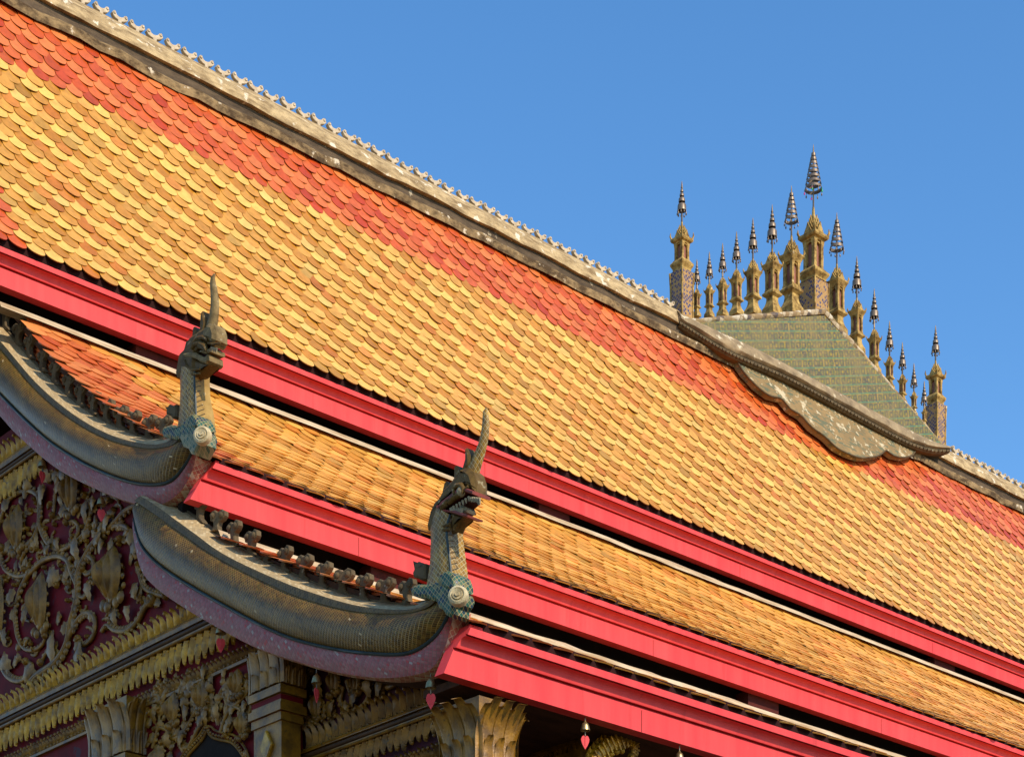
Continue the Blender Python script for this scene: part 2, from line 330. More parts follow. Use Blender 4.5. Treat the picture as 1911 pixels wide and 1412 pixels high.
def tile_field(name, Ye, ze, Yt, zt, xl, xr, sag, is_red, pal, rough_amp, label=None, bands=True, edge=.45, pit=.092, mixb=.88, er=.66, slant=0.0, wf=1.0):
    """rows of overlapping round-ended tiles laid from the eave up"""
    L = math.hypot(Yt - Ye, zt - ze); e = er * TP; w = TP * wf; rows = int((L - .04) / e)
    cols = int((xr - xl + slant) / w) + 2
    NX = 13; fx = np.sin(np.linspace(-math.pi / 2, math.pi / 2, NX)); dep = .098 * (TP / .184)
    yb = dep * (1 - np.clip(1 - np.abs(fx) ** 2.1, 0, 1) ** (1 / 2.1))
    cam_ = .004 * (1 - fx ** 2)
    hw = w * .488; th = .012
    base = []
    for yy, lift in ((None, 0), (.62 * e + dep * .2, 0), (1.9 * e, 0)):
        for i in range(NX):
            y = yb[i] if yy is None else max(yy, yb[i] + .004)
            base.append((fx[i] * hw, y, cam_[i] - (.003 if yy is None else 0)))
    for i in range(NX): base.append((fx[i] * hw, yb[i] - .001, cam_[i] - .0035))
    for i in range(NX): base.append((fx[i] * hw, yb[i] + .003, cam_[i] - th))
    base = np.array(base); NV = len(base)
    faces = []
    for r in range(2):
        for i in range(NX - 1): faces.append((r * NX + i, r * NX + i + 1, (r + 1) * NX + i + 1, (r + 1) * NX + i))
    for i in range(NX - 1): faces.append((4 * NX + i, 4 * NX + i + 1, 3 * NX + i + 1, 3 * NX + i))
    faces = np.array(faces)
    rr, cc = np.meshgrid(np.arange(rows), np.arange(cols), indexing='ij'); rr = rr.ravel(); cc = cc.ravel(); n = len(rr)
    xc = xl - int(slant / w + .999) * w + (cc + .5 * (rr % 2)) * w
    s = rr * e / L; keep = (xc > xl - .02 - slant * s) & (s < 1) & (xc < xr); rr, cc, xc, s = rr[keep], cc[keep], xc[keep], s[keep]; n = len(rr)
    ch = np.array([(Yt - Ye) / L, (zt - ze) / L]); nn = np.array([-ch[1], ch[0]])
    off = -4 * sag * s * (1 - s); slope = -4 * sag * (1 - 2 * s) / L
    cy = Ye + (Yt - Ye) * s + nn[0] * off; cz = ze + (zt - ze) * s + nn[1] * off
    ang = math.atan2(ch[1], ch[0]) + np.arctan(slope)
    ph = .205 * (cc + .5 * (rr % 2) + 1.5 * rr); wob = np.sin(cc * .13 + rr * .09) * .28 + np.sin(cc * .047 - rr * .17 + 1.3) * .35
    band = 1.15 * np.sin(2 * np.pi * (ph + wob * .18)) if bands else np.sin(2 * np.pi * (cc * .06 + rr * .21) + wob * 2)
    roll = (RNG.normal(0, 1, n) * .018 + band * .022) * rough_amp; pitch = RNG.normal(0, .010, n) * rough_amp + pit + band * .012
    lift = .011 + RNG.normal(0, .002, n)
    B = np.repeat(base[None], n, 0).copy()
    sc = 1 + RNG.normal(0, .012, n); B[:, :, 0] *= sc[:, None]
    yaw = RNG.normal(0, .012, n); bx = B[:, :, 0] - yaw[:, None] * (B[:, :, 1] - 2 * e); by = B[:, :, 1] + yaw[:, None] * B[:, :, 0] + RNG.normal(0, .005, n)[:, None]
    bz = B[:, :, 2] + lift[:, None] + bx * roll[:, None] - pitch[:, None] * (by - 1.0 * e) * .9
    ca, sa = np.cos(ang)[:, None], np.sin(ang)[:, None]
    V = np.stack([xc[:, None] + bx, cy[:, None] + by * ca - bz * sa, cz[:, None] + by * sa + bz * ca], 2).reshape(-1, 3)
    FF = (faces[None] + (np.arange(n) * NV)[:, None, None]).reshape(-1, 4)
    me = bpy.data.meshes.new(name); me.from_pydata(V.tolist(), [], FF.tolist())
    red = is_red(xc, rr, rows)
    # diagonal sheen ripple painted into the tile tint, plus random per-tile variation
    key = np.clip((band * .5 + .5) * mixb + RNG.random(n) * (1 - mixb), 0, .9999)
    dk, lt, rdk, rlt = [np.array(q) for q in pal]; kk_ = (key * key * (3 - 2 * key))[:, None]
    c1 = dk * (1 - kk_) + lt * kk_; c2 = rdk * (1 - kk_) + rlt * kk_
    h = RNG.random(n)[:, None]
    c1 = np.where(h < .11, c1 * np.array([1.0, .80, .75]), np.where(h > .93, c1 * np.array([.86, .98, 1.15]), c1))
    c2 = np.where(h < .2, c2 * np.array([.85, .62, .6]), c2)
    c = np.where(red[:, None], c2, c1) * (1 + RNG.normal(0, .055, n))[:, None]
    C4 = np.ones((n, NV, 4), np.float32); C4[:, :, :3] = c[:, None, :]; C4[:, 3 * NX:, :3] = c[:, None, :] * edge + np.array([.012, .006, .003])   # shade of the downward rim painted into its colour
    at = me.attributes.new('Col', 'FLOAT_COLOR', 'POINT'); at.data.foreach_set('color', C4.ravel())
    me.materials.append(M['tile'])
    me.polygons.foreach_set('use_smooth', [True] * len(me.polygons)); me.set_sharp_from_angle(angle=R(38)); me.update()
    o = bpy.data.objects.new(name, me); col.objects.link(o); o.parent = hall
    if label: o['label'] = label
    return o

def redband1(x, r, rows):
    wob = (np.sin(x * 1.9) > .3).astype(int)
    return (r > rows - 9) | (x < XL1 + 4.2 * TP - r * 0)
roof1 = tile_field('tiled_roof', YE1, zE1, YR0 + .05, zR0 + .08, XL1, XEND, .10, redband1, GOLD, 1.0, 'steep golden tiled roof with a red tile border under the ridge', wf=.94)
roof2 = tile_field('tiled_roof', YE2, zE2, YT2 + .04, zT2, X0 + .14, XEND, .15, lambda x, r, n: x < X0 + .14 + (4.6 + 1.2 * np.sin(r * 1.7)) * TP, AMB, 1.1, 'amber tiled roof between two red fascias', bands=False, edge=.95, pit=.066, mixb=.5, er=.72, slant=.05)
roof3 = tile_field('tiled_roof', YE3, zE3, YT3 + .04, zT3, X0 + .14, XEND - 6, .02, lambda x, r, n: x < X0 + .14 + 5 * TP, AMB, 1.2, 'lowest tiled roof seen edge on above the bottom fascia', bands=False, edge=.9, pit=.06, mixb=.4, er=.72)

# layered tile edges down the gable verges
def verge(Ye, ze, Yt, zt, sag, x0, rf, n, wd=.22, slant=0.0):
    L = math.hypot(Yt - Ye, zt - ze); ny, nz = -(zt - ze) / L, (Yt - Ye) / L; b = MB()
    for k in range(n):
        P = []; N = int(L / .14)
        for i in range(2, N):
            for t in (0, .98):
                s_ = (i + t) / N; o = -4 * sag * s_ * (1 - s_) - .004 - k * .034 + (.016 if t == 0 else 0); j = RNG.normal(0, .006)
                y, z = Ye + (Yt - Ye) * s_ + ny * o, ze + (zt - ze) * s_ + nz * o; x = x0 + .02 - slant * s_ + k * .004 + (RNG.normal(0, .012) if t == 0 else 0)
                P.append([(x + wd, y, z), (x, y, z), (x, y - ny * .017, z - nz * .017), (x + wd, y - ny * .017, z - nz * .017)])
        b.grid(P)
    o = b.obj('verge_tiles', M['verge'], rf, 0)
M['verge'] = weathered('red_tile_edges', (.70, .19, .055), (.48, .085, .022), 9, .5, bump_s=.2)
verge(YE2, zE2, YT2 + .04, zT2, .15, X0 + .19, roof2, 7, .22, .05)
verge(YE3, zE3, YT3 + .04, zT3, .02, X0 + .17, roof3, 8, .05)

# boarding under the tiles (keeps the light out), both slopes
def deck(Ye, ze, Yt, zt, xl, xr, sag, d, parent):
    b = MB(); L = math.hypot(Yt - Ye, zt - ze); ny, nz = -(zt - ze) / L, (Yt - Ye) / L; P = []
    for s in np.linspace(0, 1, 9):
        o = -4 * sag * s * (1 - s) - d
        P.append((Ye + (Yt - Ye) * s + ny * o, ze + (zt - ze) * s + nz * o))
    up = [[(x, y, z) for y, z in P] for x in (xl, xr)]; dn = [[(x, y - ny * .05, z - nz * .05) for y, z in P] for x in (xl, xr)]
    b.grid(up); b.grid(dn); b.grid([up[0], dn[0]]); b.grid([up[1], dn[1]])
    b.add([up[0][0], up[1][0], dn[1][0], dn[0][0]], [(0, 1, 2, 3)]); b.add([up[0][-1], up[1][-1], dn[1][-1], dn[0][-1]], [(0, 1, 2, 3)])
    return b
d1 = deck(YE1 + .20, zE1 + .30, YR, zR0 + .30, XL1, XEND, .10, .03, roof1)
d1b = deck(2 * YR - YE1, zE1, YR, zR0 + .30, XL1, XEND, 0, .03, roof1); d1.add(d1b.v, d1b.f); d1.obj('roof_boarding', M['soffit'], roof1, 0)
deck(YE2 + .24, zE2 + .19, YT2 + .3, zT2 + .25, X0 + .15, XEND, .15, .035, roof2).obj('roof_boarding', M['soffit'], roof2, 0)
deck(YE3 + .24, zE3 + .125, YT3 + .3, zT3 + .16, X0 + .15, XEND, .02, .035, roof3).obj('roof_boarding', M['soffit'], roof3, 0)

# red fascias with a moulded profile
def fascia(Yf, zb, zt, xl, xr, parent, skew=.0):
    H = zt - zb                                           # profile surveyed on the middle fascia
    zz = lambda o, row: (CAMZ + (Y2 + o) * kk(1000, row) - f2b) / (f2t - f2b)
    pr = [(.09, 0), (0, 0), (0, zz(0, 1114.6)), (.004, zz(.004, 1114)), (.016, zz(.016, 1113.4)), (.016, zz(.016, 1111.2))]
    for o, r_ in ((-.012, 1110.6), (-.020, 1109.6), (-.024, 1107), (-.027, 1104), (-.030, 1101), (-.035, 1098), (-.043, 1095), (-.055, 1092.5), (-.069, 1090.5), (-.078, 1089.4), (-.064, 1089), (-.064, 1086.8), (-.095, 1086.4), (-.095, 1076)): pr.append((o, zz(o, r_)))
    pr += [(-.075, pr[-1][1] + .01), (-.075, 1.14), (.09, 1.14)]
    b = MB(); xs = [xl] + list(np.arange(xl + .6, xr, 1.4)) + [xr]
    P = []
    for i, x in enumerate(xs):
        P.append([(x + (0 if i else (.0 - skew * f)), Yf + o, zb + f * H) for o, f in pr])
    b.grid(P); n = len(pr)
    b.add(P[0], [tuple(range(n))]); b.add(P[-1], [tuple(range(n - 1, -1, -1))])
    return b.obj('fascia', M['red'], parent, 30)
f1b = CAMZ + Y1 * kk(1010, 930); f1t = CAMZ + (Y1 - .105) * kk(1148, 929)
f2b = CAMZ + Y2 * kk(1000, 1149); f2t = CAMZ + (Y2 - .105) * kk(1000, 1077)
f3b = CAMZ + Y3 * kk(850, 1261.5); f3t = CAMZ + (Y3 - .105) * kk(861, 1166)
def joints(Yf, zb, zt, xs, parent):
    for x in xs: b = MB(); b.box((x, Yf - .0015, zb + .002), (x + .004, Yf + .02, zb + (zt - zb) * .53)); b.obj('board_joint', M['darkred'], parent, 0)
joints(Y1, f1b, f1t, (9.6, 13.1, 17.0, 20.7), roof1); joints(Y2, f2b, f2t, (9.3, 12.6, 15.9), roof2); joints(Y3, f3b, f3t, (9.45, 11.9), roof3)
fascia(Y1, f1b, f1t, XL1 + .1, XEND, roof1)
fascia(Y2, f2b, f2t, X0 - .0, XEND, roof2, -.15)
fascia(Y3, f3b, f3t, X0 - .05, XEND - 6, roof3, -.13)
# tilting battens under the bottom course and their metal clips
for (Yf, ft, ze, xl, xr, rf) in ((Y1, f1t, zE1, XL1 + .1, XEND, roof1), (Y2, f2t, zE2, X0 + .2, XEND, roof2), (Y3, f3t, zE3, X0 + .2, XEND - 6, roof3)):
    b = MB(); b.box((xl, Yf - .078, ft + .012), (xr, Yf + .1, ze + .05)); b.obj('shade_batten', M['eaveshade'], rf, 0)

# mortar fillet along the top of each lower roof, and a black board painting the shade in the gap
for (Yt, zt, Yf, fb, ft, xl, xr, rf, px) in ((YT2, zT2, Y1, f1b, f1t, X0 - .14, XEND, roof2, (305, 1047, 1775)), (YT3, zT3, Y2, f2b, f2t, X0 + .1, XEND - 6, roof3, (748, 1440))):
    b = MB(); xs = np.arange(xl, xr + 1, .35); P = []
    for x in xs:
        j = RNG.normal(0, .007)
        P.append([(x, Yt - .075 + j, zt - .05), (x, Yt - .045 + j, zt + .005), (x, Yt + .0, zt + .026 + j), (x, Yt + .12, zt + .035), (x, Yt + .15, zt + .02)])
    b.grid(P); b.obj('mortar_fillet', M['mortar'], rf, 50)
    b = MB(); b.box((xl, Yf + .26, zt - .1), (xr, Yf + .32, ft + .05)); b.obj('gap_shade_board', M['dark'], rf, 0)
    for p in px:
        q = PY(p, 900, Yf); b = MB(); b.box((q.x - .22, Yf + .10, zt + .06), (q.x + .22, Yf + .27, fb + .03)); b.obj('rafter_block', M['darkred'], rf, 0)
# end boards that close the gable ends of the upper roof
b = MB(); b.plate([(YE1, zE1 - .35), (YE1, zE1 + .05), (YR, zR0 + .35), (2 * YR - YE1, zE1 + .05), (2 * YR - YE1, zE1 - .35)], lambda p, q, d: Vector((XL1 + .05 + d, p, q)), .08)
b.obj('gable_board', M['crimson'], hall, 0)

b = MB(); b.plate([(YE1 + .02, f1b), (YE1 + .1, zE1 + .02), (YR, zR0 + .28), (2 * YR - YE1, zE1 + .02), (2 * YR - YE1, f1b - 2)], lambda p, q, d: Vector((XEND - .08 + d, p, q)), .08)
b.obj('gable_board', M['dark'], hall, 0)

# ------------------------------------------------------------------ ridge with its crests
zr_base = zR0
kTop = kk(900, 389.5); kMid = kk(900, 416)
zTop = CAMZ + (YR - .06) * kTop; zMid = CAMZ + (YR0 - .04) * kMid
ridge = None
b = MB(); xs = np.arange(XL1, XEND + .2, .22); P = []
H = zTop - zMid
for x in xs:
    j = RNG.normal(0, .006, 4)
    P.append([(x, YR0 + .04, zMid + j[0]), (x, YR0 - .04 + j[1], zMid + j[0]), (x, YR0 - .035 + j[1], zMid + .03), (x, YR0 + .00, zMid + H * .42 + j[2]), (x, YR - .09 + j[3] * .5, zMid + H * .86), (x, YR - .05, zTop),
              (x, YR + .05, zTop), (x, 2 * YR - YR0 + .05, zMid), (x, 2 * YR - YR0, zMid - .03)])
b.grid(P); ridge = b.obj('ridge', M['stone'], hall, 40)
b = MB(); P = []
zLow = CAMZ + (YR0 - .09) * kk(900, 441)
for x in xs:
    j = RNG.normal(0, .008, 3)
    P.append([(x, YR0 - .085 + j[0], zLow - .06 + j[2]), (x, YR0 - .095 + j[0], zLow + j[2]), (x, YR0 - .09 + j[0], zLow + .030 + j[2]), (x, YR0 + .0 + j[1], zLow + .040)])
b.grid(P); b.obj('ridge_footing', M['footing'], ridge, 30)
b = MB(); b.grid([[(x, YR0 + .0, zLow + .025), (x, YR0 + .003, zMid + .03)] for x in xs]); b.obj('ridge_groove', M['stone_dark'], ridge, 0)

RC = [(-.62, -.10), (-.40, .10), (-.17, .26), (-.20, .46), (-.46, .50), (-.70, .62), (-.84, .86), (-.66, 1.06), (-.44, .98), (-.34, .82), (-.12, .74), (.12, .76), (.34, .84), (.50, 1.02), (.76, 1.02), (.86, .78), (.66, .60), (.38, .50), (.18, .44), (.16, .24), (.34, .08), (.55, -.10)]
b = MB(); b.plate([(p * .104, q * .125) for p, q in RC], lambda p, q, d: Vector((p, d, q)), .045, .004)
for sx in (-1, 1): b.lathe([(0, .003), (.012, .008), (.016, .001)], (sx * .064, -.024, .112), 8, Vector((0, -1, 0)))
crest0 = b.obj('crest', M['crest'], ridge, 40)
xa = PY(188, 40, YR).x; pit = (PY(1249.5, 566, YR).x - xa) / 40.0
first = True
for k in range(-13, 100):
    x = xa + k * pit
    if x > XEND or (xa + 40.4 * pit < x < PY(1768, 826, YR).x): continue
    c = crest0 if first else crest0.copy()
    if not first: col.objects.link(c); c.parent = ridge
    first = False
    c.location = (x, YR, zTop - .018); c.rotation_euler = (RNG.normal(0, .03), RNG.normal(0, .035), RNG.normal(0, .05)); sc = 1 + RNG.normal(0, .04); c.scale = (sc, 1, sc)


# ------------------------------------------------------------------ ridge ornament (triangular base of the spires)
def green_mat():
    m, nt, bs = new_mat('green_mosaic_panel'); g = nt.nodes.new('ShaderNodeNewGeometry'); sp = nt.nodes.new('ShaderNodeSeparateXYZ'); nt.links.new(g.outputs['Position'], sp.inputs[0])
    v = math_(nt, 'SUBTRACT', sp.outputs[2], math_(nt, 'MULTIPLY', sp.outputs[0], .36)); u = sp.outputs[0]
    def cells(su, sv):
        p, q = math_(nt, 'DIVIDE', u, su), math_(nt, 'DIVIDE', v, sv); fp, fq = math_(nt, 'FRACT', p), math_(nt, 'FRACT', q)
        cb = nt.nodes.new('ShaderNodeCombineXYZ'); nt.links.new(math_(nt, 'FLOOR', p), cb.inputs[0]); nt.links.new(math_(nt, 'FLOOR', q), cb.inputs[1])
        w = nt.nodes.new('ShaderNodeTexWhiteNoise'); w.noise_dimensions = '2D'; nt.links.new(cb.outputs[0], w.inputs['Vector']); return w.outputs['Value'], fp, fq
    w1, a, b_ = cells(.036, .030)
    c = ramp(nt, w1, [(0, (.30, .205, .040)), (.3, (.13, .135, .05)), (.5, (.20, .17, .06)), (.7, (.10, .085, .06)), (.9, (.27, .19, .06))])
    w2, fp, fq = cells(.115, .125)
    ring = math_(nt, 'ABSOLUTE', math_(nt, 'SUBTRACT', math_(nt, 'MAXIMUM', math_(nt, 'ABSOLUTE', math_(nt, 'SUBTRACT', fp, .5)), math_(nt, 'ABSOLUTE', math_(nt, 'SUBTRACT', fq, .5))), .27))
    c = mixc(nt, ramp(nt, ring, [(.06, .7), (.10, 0.0)]), c, (.075, .075, .065))
    c = mixc(nt, ramp(nt, fq, [(.07, .75), (.12, 0.0)]), c, (.030, .20, .145))
    c = mixc(nt, ramp(nt, noise(nt, pos(nt), 2.2, 5), [(.45, 0.0), (.7, .6)]), c, (.22, .165, .07))
    nt.links.new(c, bs.inputs['Base Color']); bs.inputs['Roughness'].default_value = .6; bs.inputs['Specular IOR Level'].default_value = .15; bump(nt, w1, bs, .3, .004); return m
M['greenroof'] = green_mat()
M['bead'] = mosaic('beaded_trim', [((.52, .42, .28), 4), ((.30, .20, .10), 3), ((.10, .08, .08), 2), ((.42, .30, .15), 2), ((.64, .56, .42), 1.2)], (.22, .15, .08), .075, 'XZ', line=.10, rough=.6, diamond=False, dirt=((.30, .20, .09), 3, .5))
M['apron'] = None
def apron_mat():
    m, nt, bs = new_mat('lichened_apron'); v = pos(nt)
    c = mixc(nt, ramp(nt, noise(nt, v, 3, 5), [(.3, 0.0), (.7, 1.0)]), (.30, .195, .085), (.18, .125, .06))
    c = mixc(nt, ramp(nt, noise(nt, pos(nt, (1, 1, 3)), 7, 3), [(.52, 0.0), (.60, .75)]), c, (.085, .115, .075))
    big = nt.nodes.new('ShaderNodeTexVoronoi'); big.inputs['Scale'].default_value = 8; nt.links.new(v, big.inputs['Vector'])
    c = mixc(nt, ramp(nt, noise(nt, v, 13, 3, .5), [(.64, 0.0), (.67, .8)]), c, (.56, .46, .29))
    c = mixc(nt, ramp(nt, noise(nt, v, 5.2, 7, .68), [(.575, 0.0), (.605, .8)]), c, (.56, .46, .29))
    nt.links.new(c, bs.inputs['Base Color']); bs.inputs['Roughness'].default_value = .85; bs.inputs['Specular IOR Level'].default_value = .1; bump(nt, noise(nt, v, 20, 5), bs, .4, .01); return m
M['apron'] = apron_mat()
orn = thing('ridge_ornament', 'triangular green mosaic base with scalloped lichen covered apron astride the roof ridge', 'roof ornament')
A, B_, C3_ = PY(1306, 602, YR - .30), PY(1543, 588, YR - .20), PY(1764, 834, YR - .30)
mir = lambda p: Vector((p.x, 2 * YR - p.y, p.z))
b = MB(); v = [A, B_, C3_, mir(A), mir(B_), mir(C3_)]; dz = Vector((0, 0, .06))
b.add(v + [A - dz, C3_ - dz, mir(A) - dz, mir(C3_) - dz], [(0, 2, 1), (3, 4, 5), (0, 1, 4, 3), (1, 2, 5, 4), (0, 6, 7, 2), (3, 5, 9, 8)])
b.obj('mosaic_panel', M['greenroof'], orn, 0)
b = MB()
def beam(b, p, q, y0, y1, up, dn, n=24, jit=.004):
    P = []
    for t in np.linspace(0, 1, n):
        c = p.lerp(q, t); j = RNG.normal(0, jit, 2)
        P.append([(c.x, y0, c.z - dn), (c.x, y0 - .02 + j[0], c.z - dn * .3), (c.x, y0 - .02 + j[0], c.z + up * .5), (c.x, y0 + .01, c.z + up + j[1]), (c.x, y1, c.z + up + j[1]), (c.x, y1 + .02, c.z), (c.x, y1, c.z - dn)])
    b.grid(P, close_v=True); b.add(P[0] + P[-1], [tuple(range(6, -1, -1)), tuple(range(7, 14))])
pkT = PY(1540, 580, YR - .22)
beam(b, PY(1288, 598, YR - .24), pkT, YR - .22, YR + .22, .035, .04)
beam(b, pkT + Vector((.002, 0, -.003)), PY(1758, 828, YR - .24), YR - .217, YR + .217, .035, .04)
b.obj('beaded_trim', M['bead'], orn, 40)
# heavy base moulding
up = smoothpath([(1262, 581), (1310, 604), (1419, 655), (1509, 702), (1618, 760), (1715, 811), (1765, 832)], 40)
lo = smoothpath([(1270, 600), (1361, 655), (1473, 704), (1600, 773), (1690, 821), (1741, 838), (1775, 838)], 40)
b = MB(); P = []; Q = []
for (ux, uy), (lx, ly) in zip(up, lo):
    e_ = .16 * max(0, 1 - len(P) / 9) ** 1.5; a, c = PY(ux, uy, YR - .36 + e_), PY(lx, ly, YR - .44 + e_); j = RNG.normal(0, .005) + e_
    P.append([(a.x, YR - .22, a.z), (a.x, YR - .36 + e_, a.z + .004), (.6 * a.x + .4 * c.x, YR - .43 + j, .62 * a.z + .38 * c.z), (c.x, YR - .45 + j, .25 * a.z + .75 * c.z), (c.x, YR - .41 + e_, c.z + .015), (c.x, YR - .22, c.z)])
    Q.append([(c.x, YR - .425 + e_, c.z + .014), (c.x, YR - .43 + e_, c.z - .02), (c.x, YR - .40 + e_, c.z - .045), (c.x, YR - .2, c.z - .045)])
b.grid(P); b.add(P[-1], [tuple(range(5, -1, -1))]); b.add(P[0], [tuple(range(6))]); b.obj('base_moulding', weathered('moulding_stucco', (.36, .26, .145), (.17, .12, .068), 5, .85, spots=((.58, .48, .32), 7, .62), bump_s=.8, bump_scale=22), orn, 50)
b = MB(); b.grid(Q)
for k in range(0, 39):
    for t in (0, .5):
        a = Vector(Q[k][1]).lerp(Vector(Q[k + 1][1]), t); b.box((a.x - .012, a.y - .014, a.z - .012), (a.x + .016, a.y + .004, a.z + .016))
b.obj('dentil_course', M['old'], orn, 0)
# apron lying on the roof slope
def roofpt(s, off):
    L = math.hypot(YR0 + .05 - YE1, zR0 + .08 - zE1); ny, nz = -(zR0 + .08 - zE1) / L, (YR0 + .05 - YE1) / L; o = -4 * .10 * s * (1 - s) + off
    return YE1 + (YR0 + .05 - YE1) * s + ny * o, zE1 + (zR0 + .08 - zE1) * s + nz * o
(ya, za), (yb_, zb_) = roofpt(.62, .075), roofpt(1.0, .075); sl = (zb_ - za) / (yb_ - ya); ln = math.hypot(1, sl)
def on_roof(px, py):
    r = ray(px, py); t = (za - CAMZ - sl * ya) / (r.z - sl * r.y); return (t * r.x, (t * r.y - ya) * ln)
apx = [(1285, 622), (1330, 645), (1361, 664), (1384, 698), (1408, 724), (1432, 742), (1455, 748), (1470, 766), (1491, 779), (1510, 800), (1535, 818), (1556, 838), (1576, 849), (1598, 857), (1618, 857), (1637, 853), (1650, 844), (1662, 853), (1682, 857), (1699, 852), (1708, 843), (1740, 836), (1690, 805), (1600, 757), (1473, 690), (1361, 636)]
fr = lambda p, q, d: Vector((p, ya + q / ln - d * sl / ln, za + q * sl / ln + d / ln))
b = MB(); b.plate([on_roof(*p) for p in apx], fr, .08, .008); b.obj('scalloped_apron', M['apron'], orn, 30)
b = MB(); rim = smoothpath([(*on_roof(*p),) for p in apx[1:22]], 70); b.tube([fr(p, q, .038) for p, q in rim], .013, 6); b.obj('apron_rim', M['old'], orn, 60)
# ------------------------------------------------------------------ spires
SG = 'spires along the ridge ornament'
def spire(base, tip, top, label, kind='flank', ring=False, col_drops=False, tall=None):
    b0, t0, p0 = PY(*base, YR), PY(*tip, YR), PY(*top, YR)
    r = thing('roof_spire', label, 'spire', SG); c = Vector((b0.x, YR, b0.z)); H = t0.z - b0.z; Hp = p0.z - t0.z
    cx = Vector(((b0.x + t0.x) / 2, YR, 0)); c.x = cx.x; KW = .72                       # a square seen on the corner is 1.4 wide
    if kind == 'flank':
        w = H * .95 * KW; ped = [(.17, -.10), (.165, 0), (.125, .055), (.105, .10), (.095, .15), (.10, .18), (.165, .215), (.165, .245), (.125, .275), (.125, .30)]
        z0, z1, zc = .30, .60, .70; hw = .118; bp = None
    else:
        w = H * KW * 1.03; wf = .118 if kind == 'end' else .145
        bp = [(wf * .98, -.12), (wf * .94, 0), (wf * .96, .25), (wf * 1.03, .42)] if kind == 'end' else [(wf * .96, -.12), (wf * .94, 0), (wf * .95, .14), (wf * .98, .235)]
        zt = bp[-1][1]
        ped = [(wf * 1.04, zt), (wf * .80, zt + .018), (wf * .80, zt + .038), (wf * 1.02, zt + .075), (wf * 1.04, zt + .095), (wf * .82, zt + .12), (wf * .72, zt + .135)]
        z0 = zt + .135; z1 = z0 + (.175 if kind == 'end' else .27); zc = z1 + .055; hw = wf * .66
    if bp:
        b = MB(); b.square([(a * w, z * H) for a, z in bp], c); b.obj('mosaic_pedestal', M['bluepillar'], r, 0)
        b = MB()
        for sx, sy in ((-1, -1), (1, -1), (1, 1), (-1, 1)): b.tube([c + Vector((sx * a * w, sy * a * w, z * H)) for a, z in bp], .014, 5)
        b.obj('pedestal_edge', M['spire'], r, 60)
    b = MB(); b.square([(a * w, z * H) for a, z in ped], c); b.obj('pedestal', M['spire'], r, 20)
    b = MB(); q = hw * w; pw = q * .27
    for sx in (-1, 1):
        for sy in (-1, 1):
            o = c + Vector((sx * (q - pw), sy * (q - pw), 0)); b.square([(pw, z0 * H), (pw * .92, (z0 + .02) * H), (pw * .92, (z1 - .05) * H), (pw * 1.25, z1 * H)], o)
    for ax in (0, 1):                                        # arched heads between the posts
        for s in (-1, 1):
            n = 7; pts = [(-1, 1)] + [(-math.cos(math.pi * i / n), 1 - .30 + .24 * math.sin(math.pi * i / n)) for i in range(n + 1)] + [(1, 1)]
            pts = [((q - pw) * x, z0 * H + (z1 - z0) * H * z) for x, z in pts]
            f = (lambda p, d, e: c + Vector((p, s * (q - pw) + e, d))) if ax else (lambda p, d, e: c + Vector((s * (q - pw) + e, p, d)))
            b.plate(pts, f, pw * .7)
    b.obj('pavilion', M['spire'], r, 20)
    b = MB(); b.square([(q * .50, z0 * H), (q * .50, (z1 - .01) * H)], c); b.obj('inner_post', M['leafred'] if False else M['darkpink'], r, 0)
    cw = hw * w * 1.52
    roof = [(q * 1.02, z1 * H), (q * 1.10, (z1 + .012) * H), (cw * .92, zc * H - .035 * H), (cw, zc * H - .022 * H), (cw, zc * H), (cw * .80, zc * H + .012 * H)]
    k = (1 - zc)
    for f_, zz in ((.66, .05), (.66, .09), (.56, .11), (.56, .17), (.45, .19), (.44, .27), (.35, .30), (.33, .38), (.25, .41), (.23, .50), (.17, .55), (.14, .66), (.10, .72), (.075, .90), (.05, 1.0)): roof.append((cw * f_, (zc + k * zz) * H))
    b = MB(); b.square(roof, c)
    for s in (-1, 1):                                        # gablets and corner horns
        for (g, gz, gh, gd) in ((.46, .02, .36, .78), (.32, .20, .32, .54), (.20, .38, .28, .38)):
            tri = [(-g * cw, (zc + k * gz) * H), (-g * cw * .75, (zc + k * (gz + gh * .3)) * H), (-g * .35 * cw, (zc + k * (gz + gh * .62)) * H), (0, (zc + k * (gz + gh)) * H), (g * .35 * cw, (zc + k * (gz + gh * .62)) * H), (g * cw * .75, (zc + k * (gz + gh * .3)) * H), (g * cw, (zc + k * gz) * H)]
            b.plate(tri, lambda p, q_, d: c + Vector((p, s * gd * cw + d, q_)), .05 * cw + .012, .004); b.plate(tri, lambda p, q_, d: c + Vector((s * gd * cw + d, p, q_)), .05 * cw + .012, .004)
        for s2 in (-1, 1):
            b.tube([c + Vector((s * cw * .9, s2 * cw * .9, zc * H)), c + Vector((s * cw * 1.0, s2 * cw * 1.0, (zc + .03) * H)), c + Vector((s * cw * .98, s2 * cw * .98, (zc + .07) * H))], [.12 * cw, .11 * cw, .03 * cw], 5)
    b.obj('pinnacle', M['spire'], r, 25)
    # metal parasol
    tb = Vector((c.x, YR, t0.z)); lean = Vector((p0.x - t0.x, 0, 0)) * .0
    rod = MB(); rod.tube([tb + Vector((0, 0, -.03)), tb + Vector((0, 0, Hp * .9)), tb + Vector((0, 0, Hp))], [.012, .010, .003], 6)
    par_ = rod.obj('parasol', M['metal'], r, 60)
    b = MB(); drops = MB(); cd = MB()
    if ring: tiers = [(.26 + .62 * (i / ring) ** .93, (.62 / ring) * .62, .128 * (1 - i / ring) ** .9 + .018) for i in range(ring)]
    else: tiers = [(.22, .17, .118), (.45, .10, .088), (.60, .07, .060), (.715, .055, .044), (.81, .04, .030), (.88, .028, .019)]
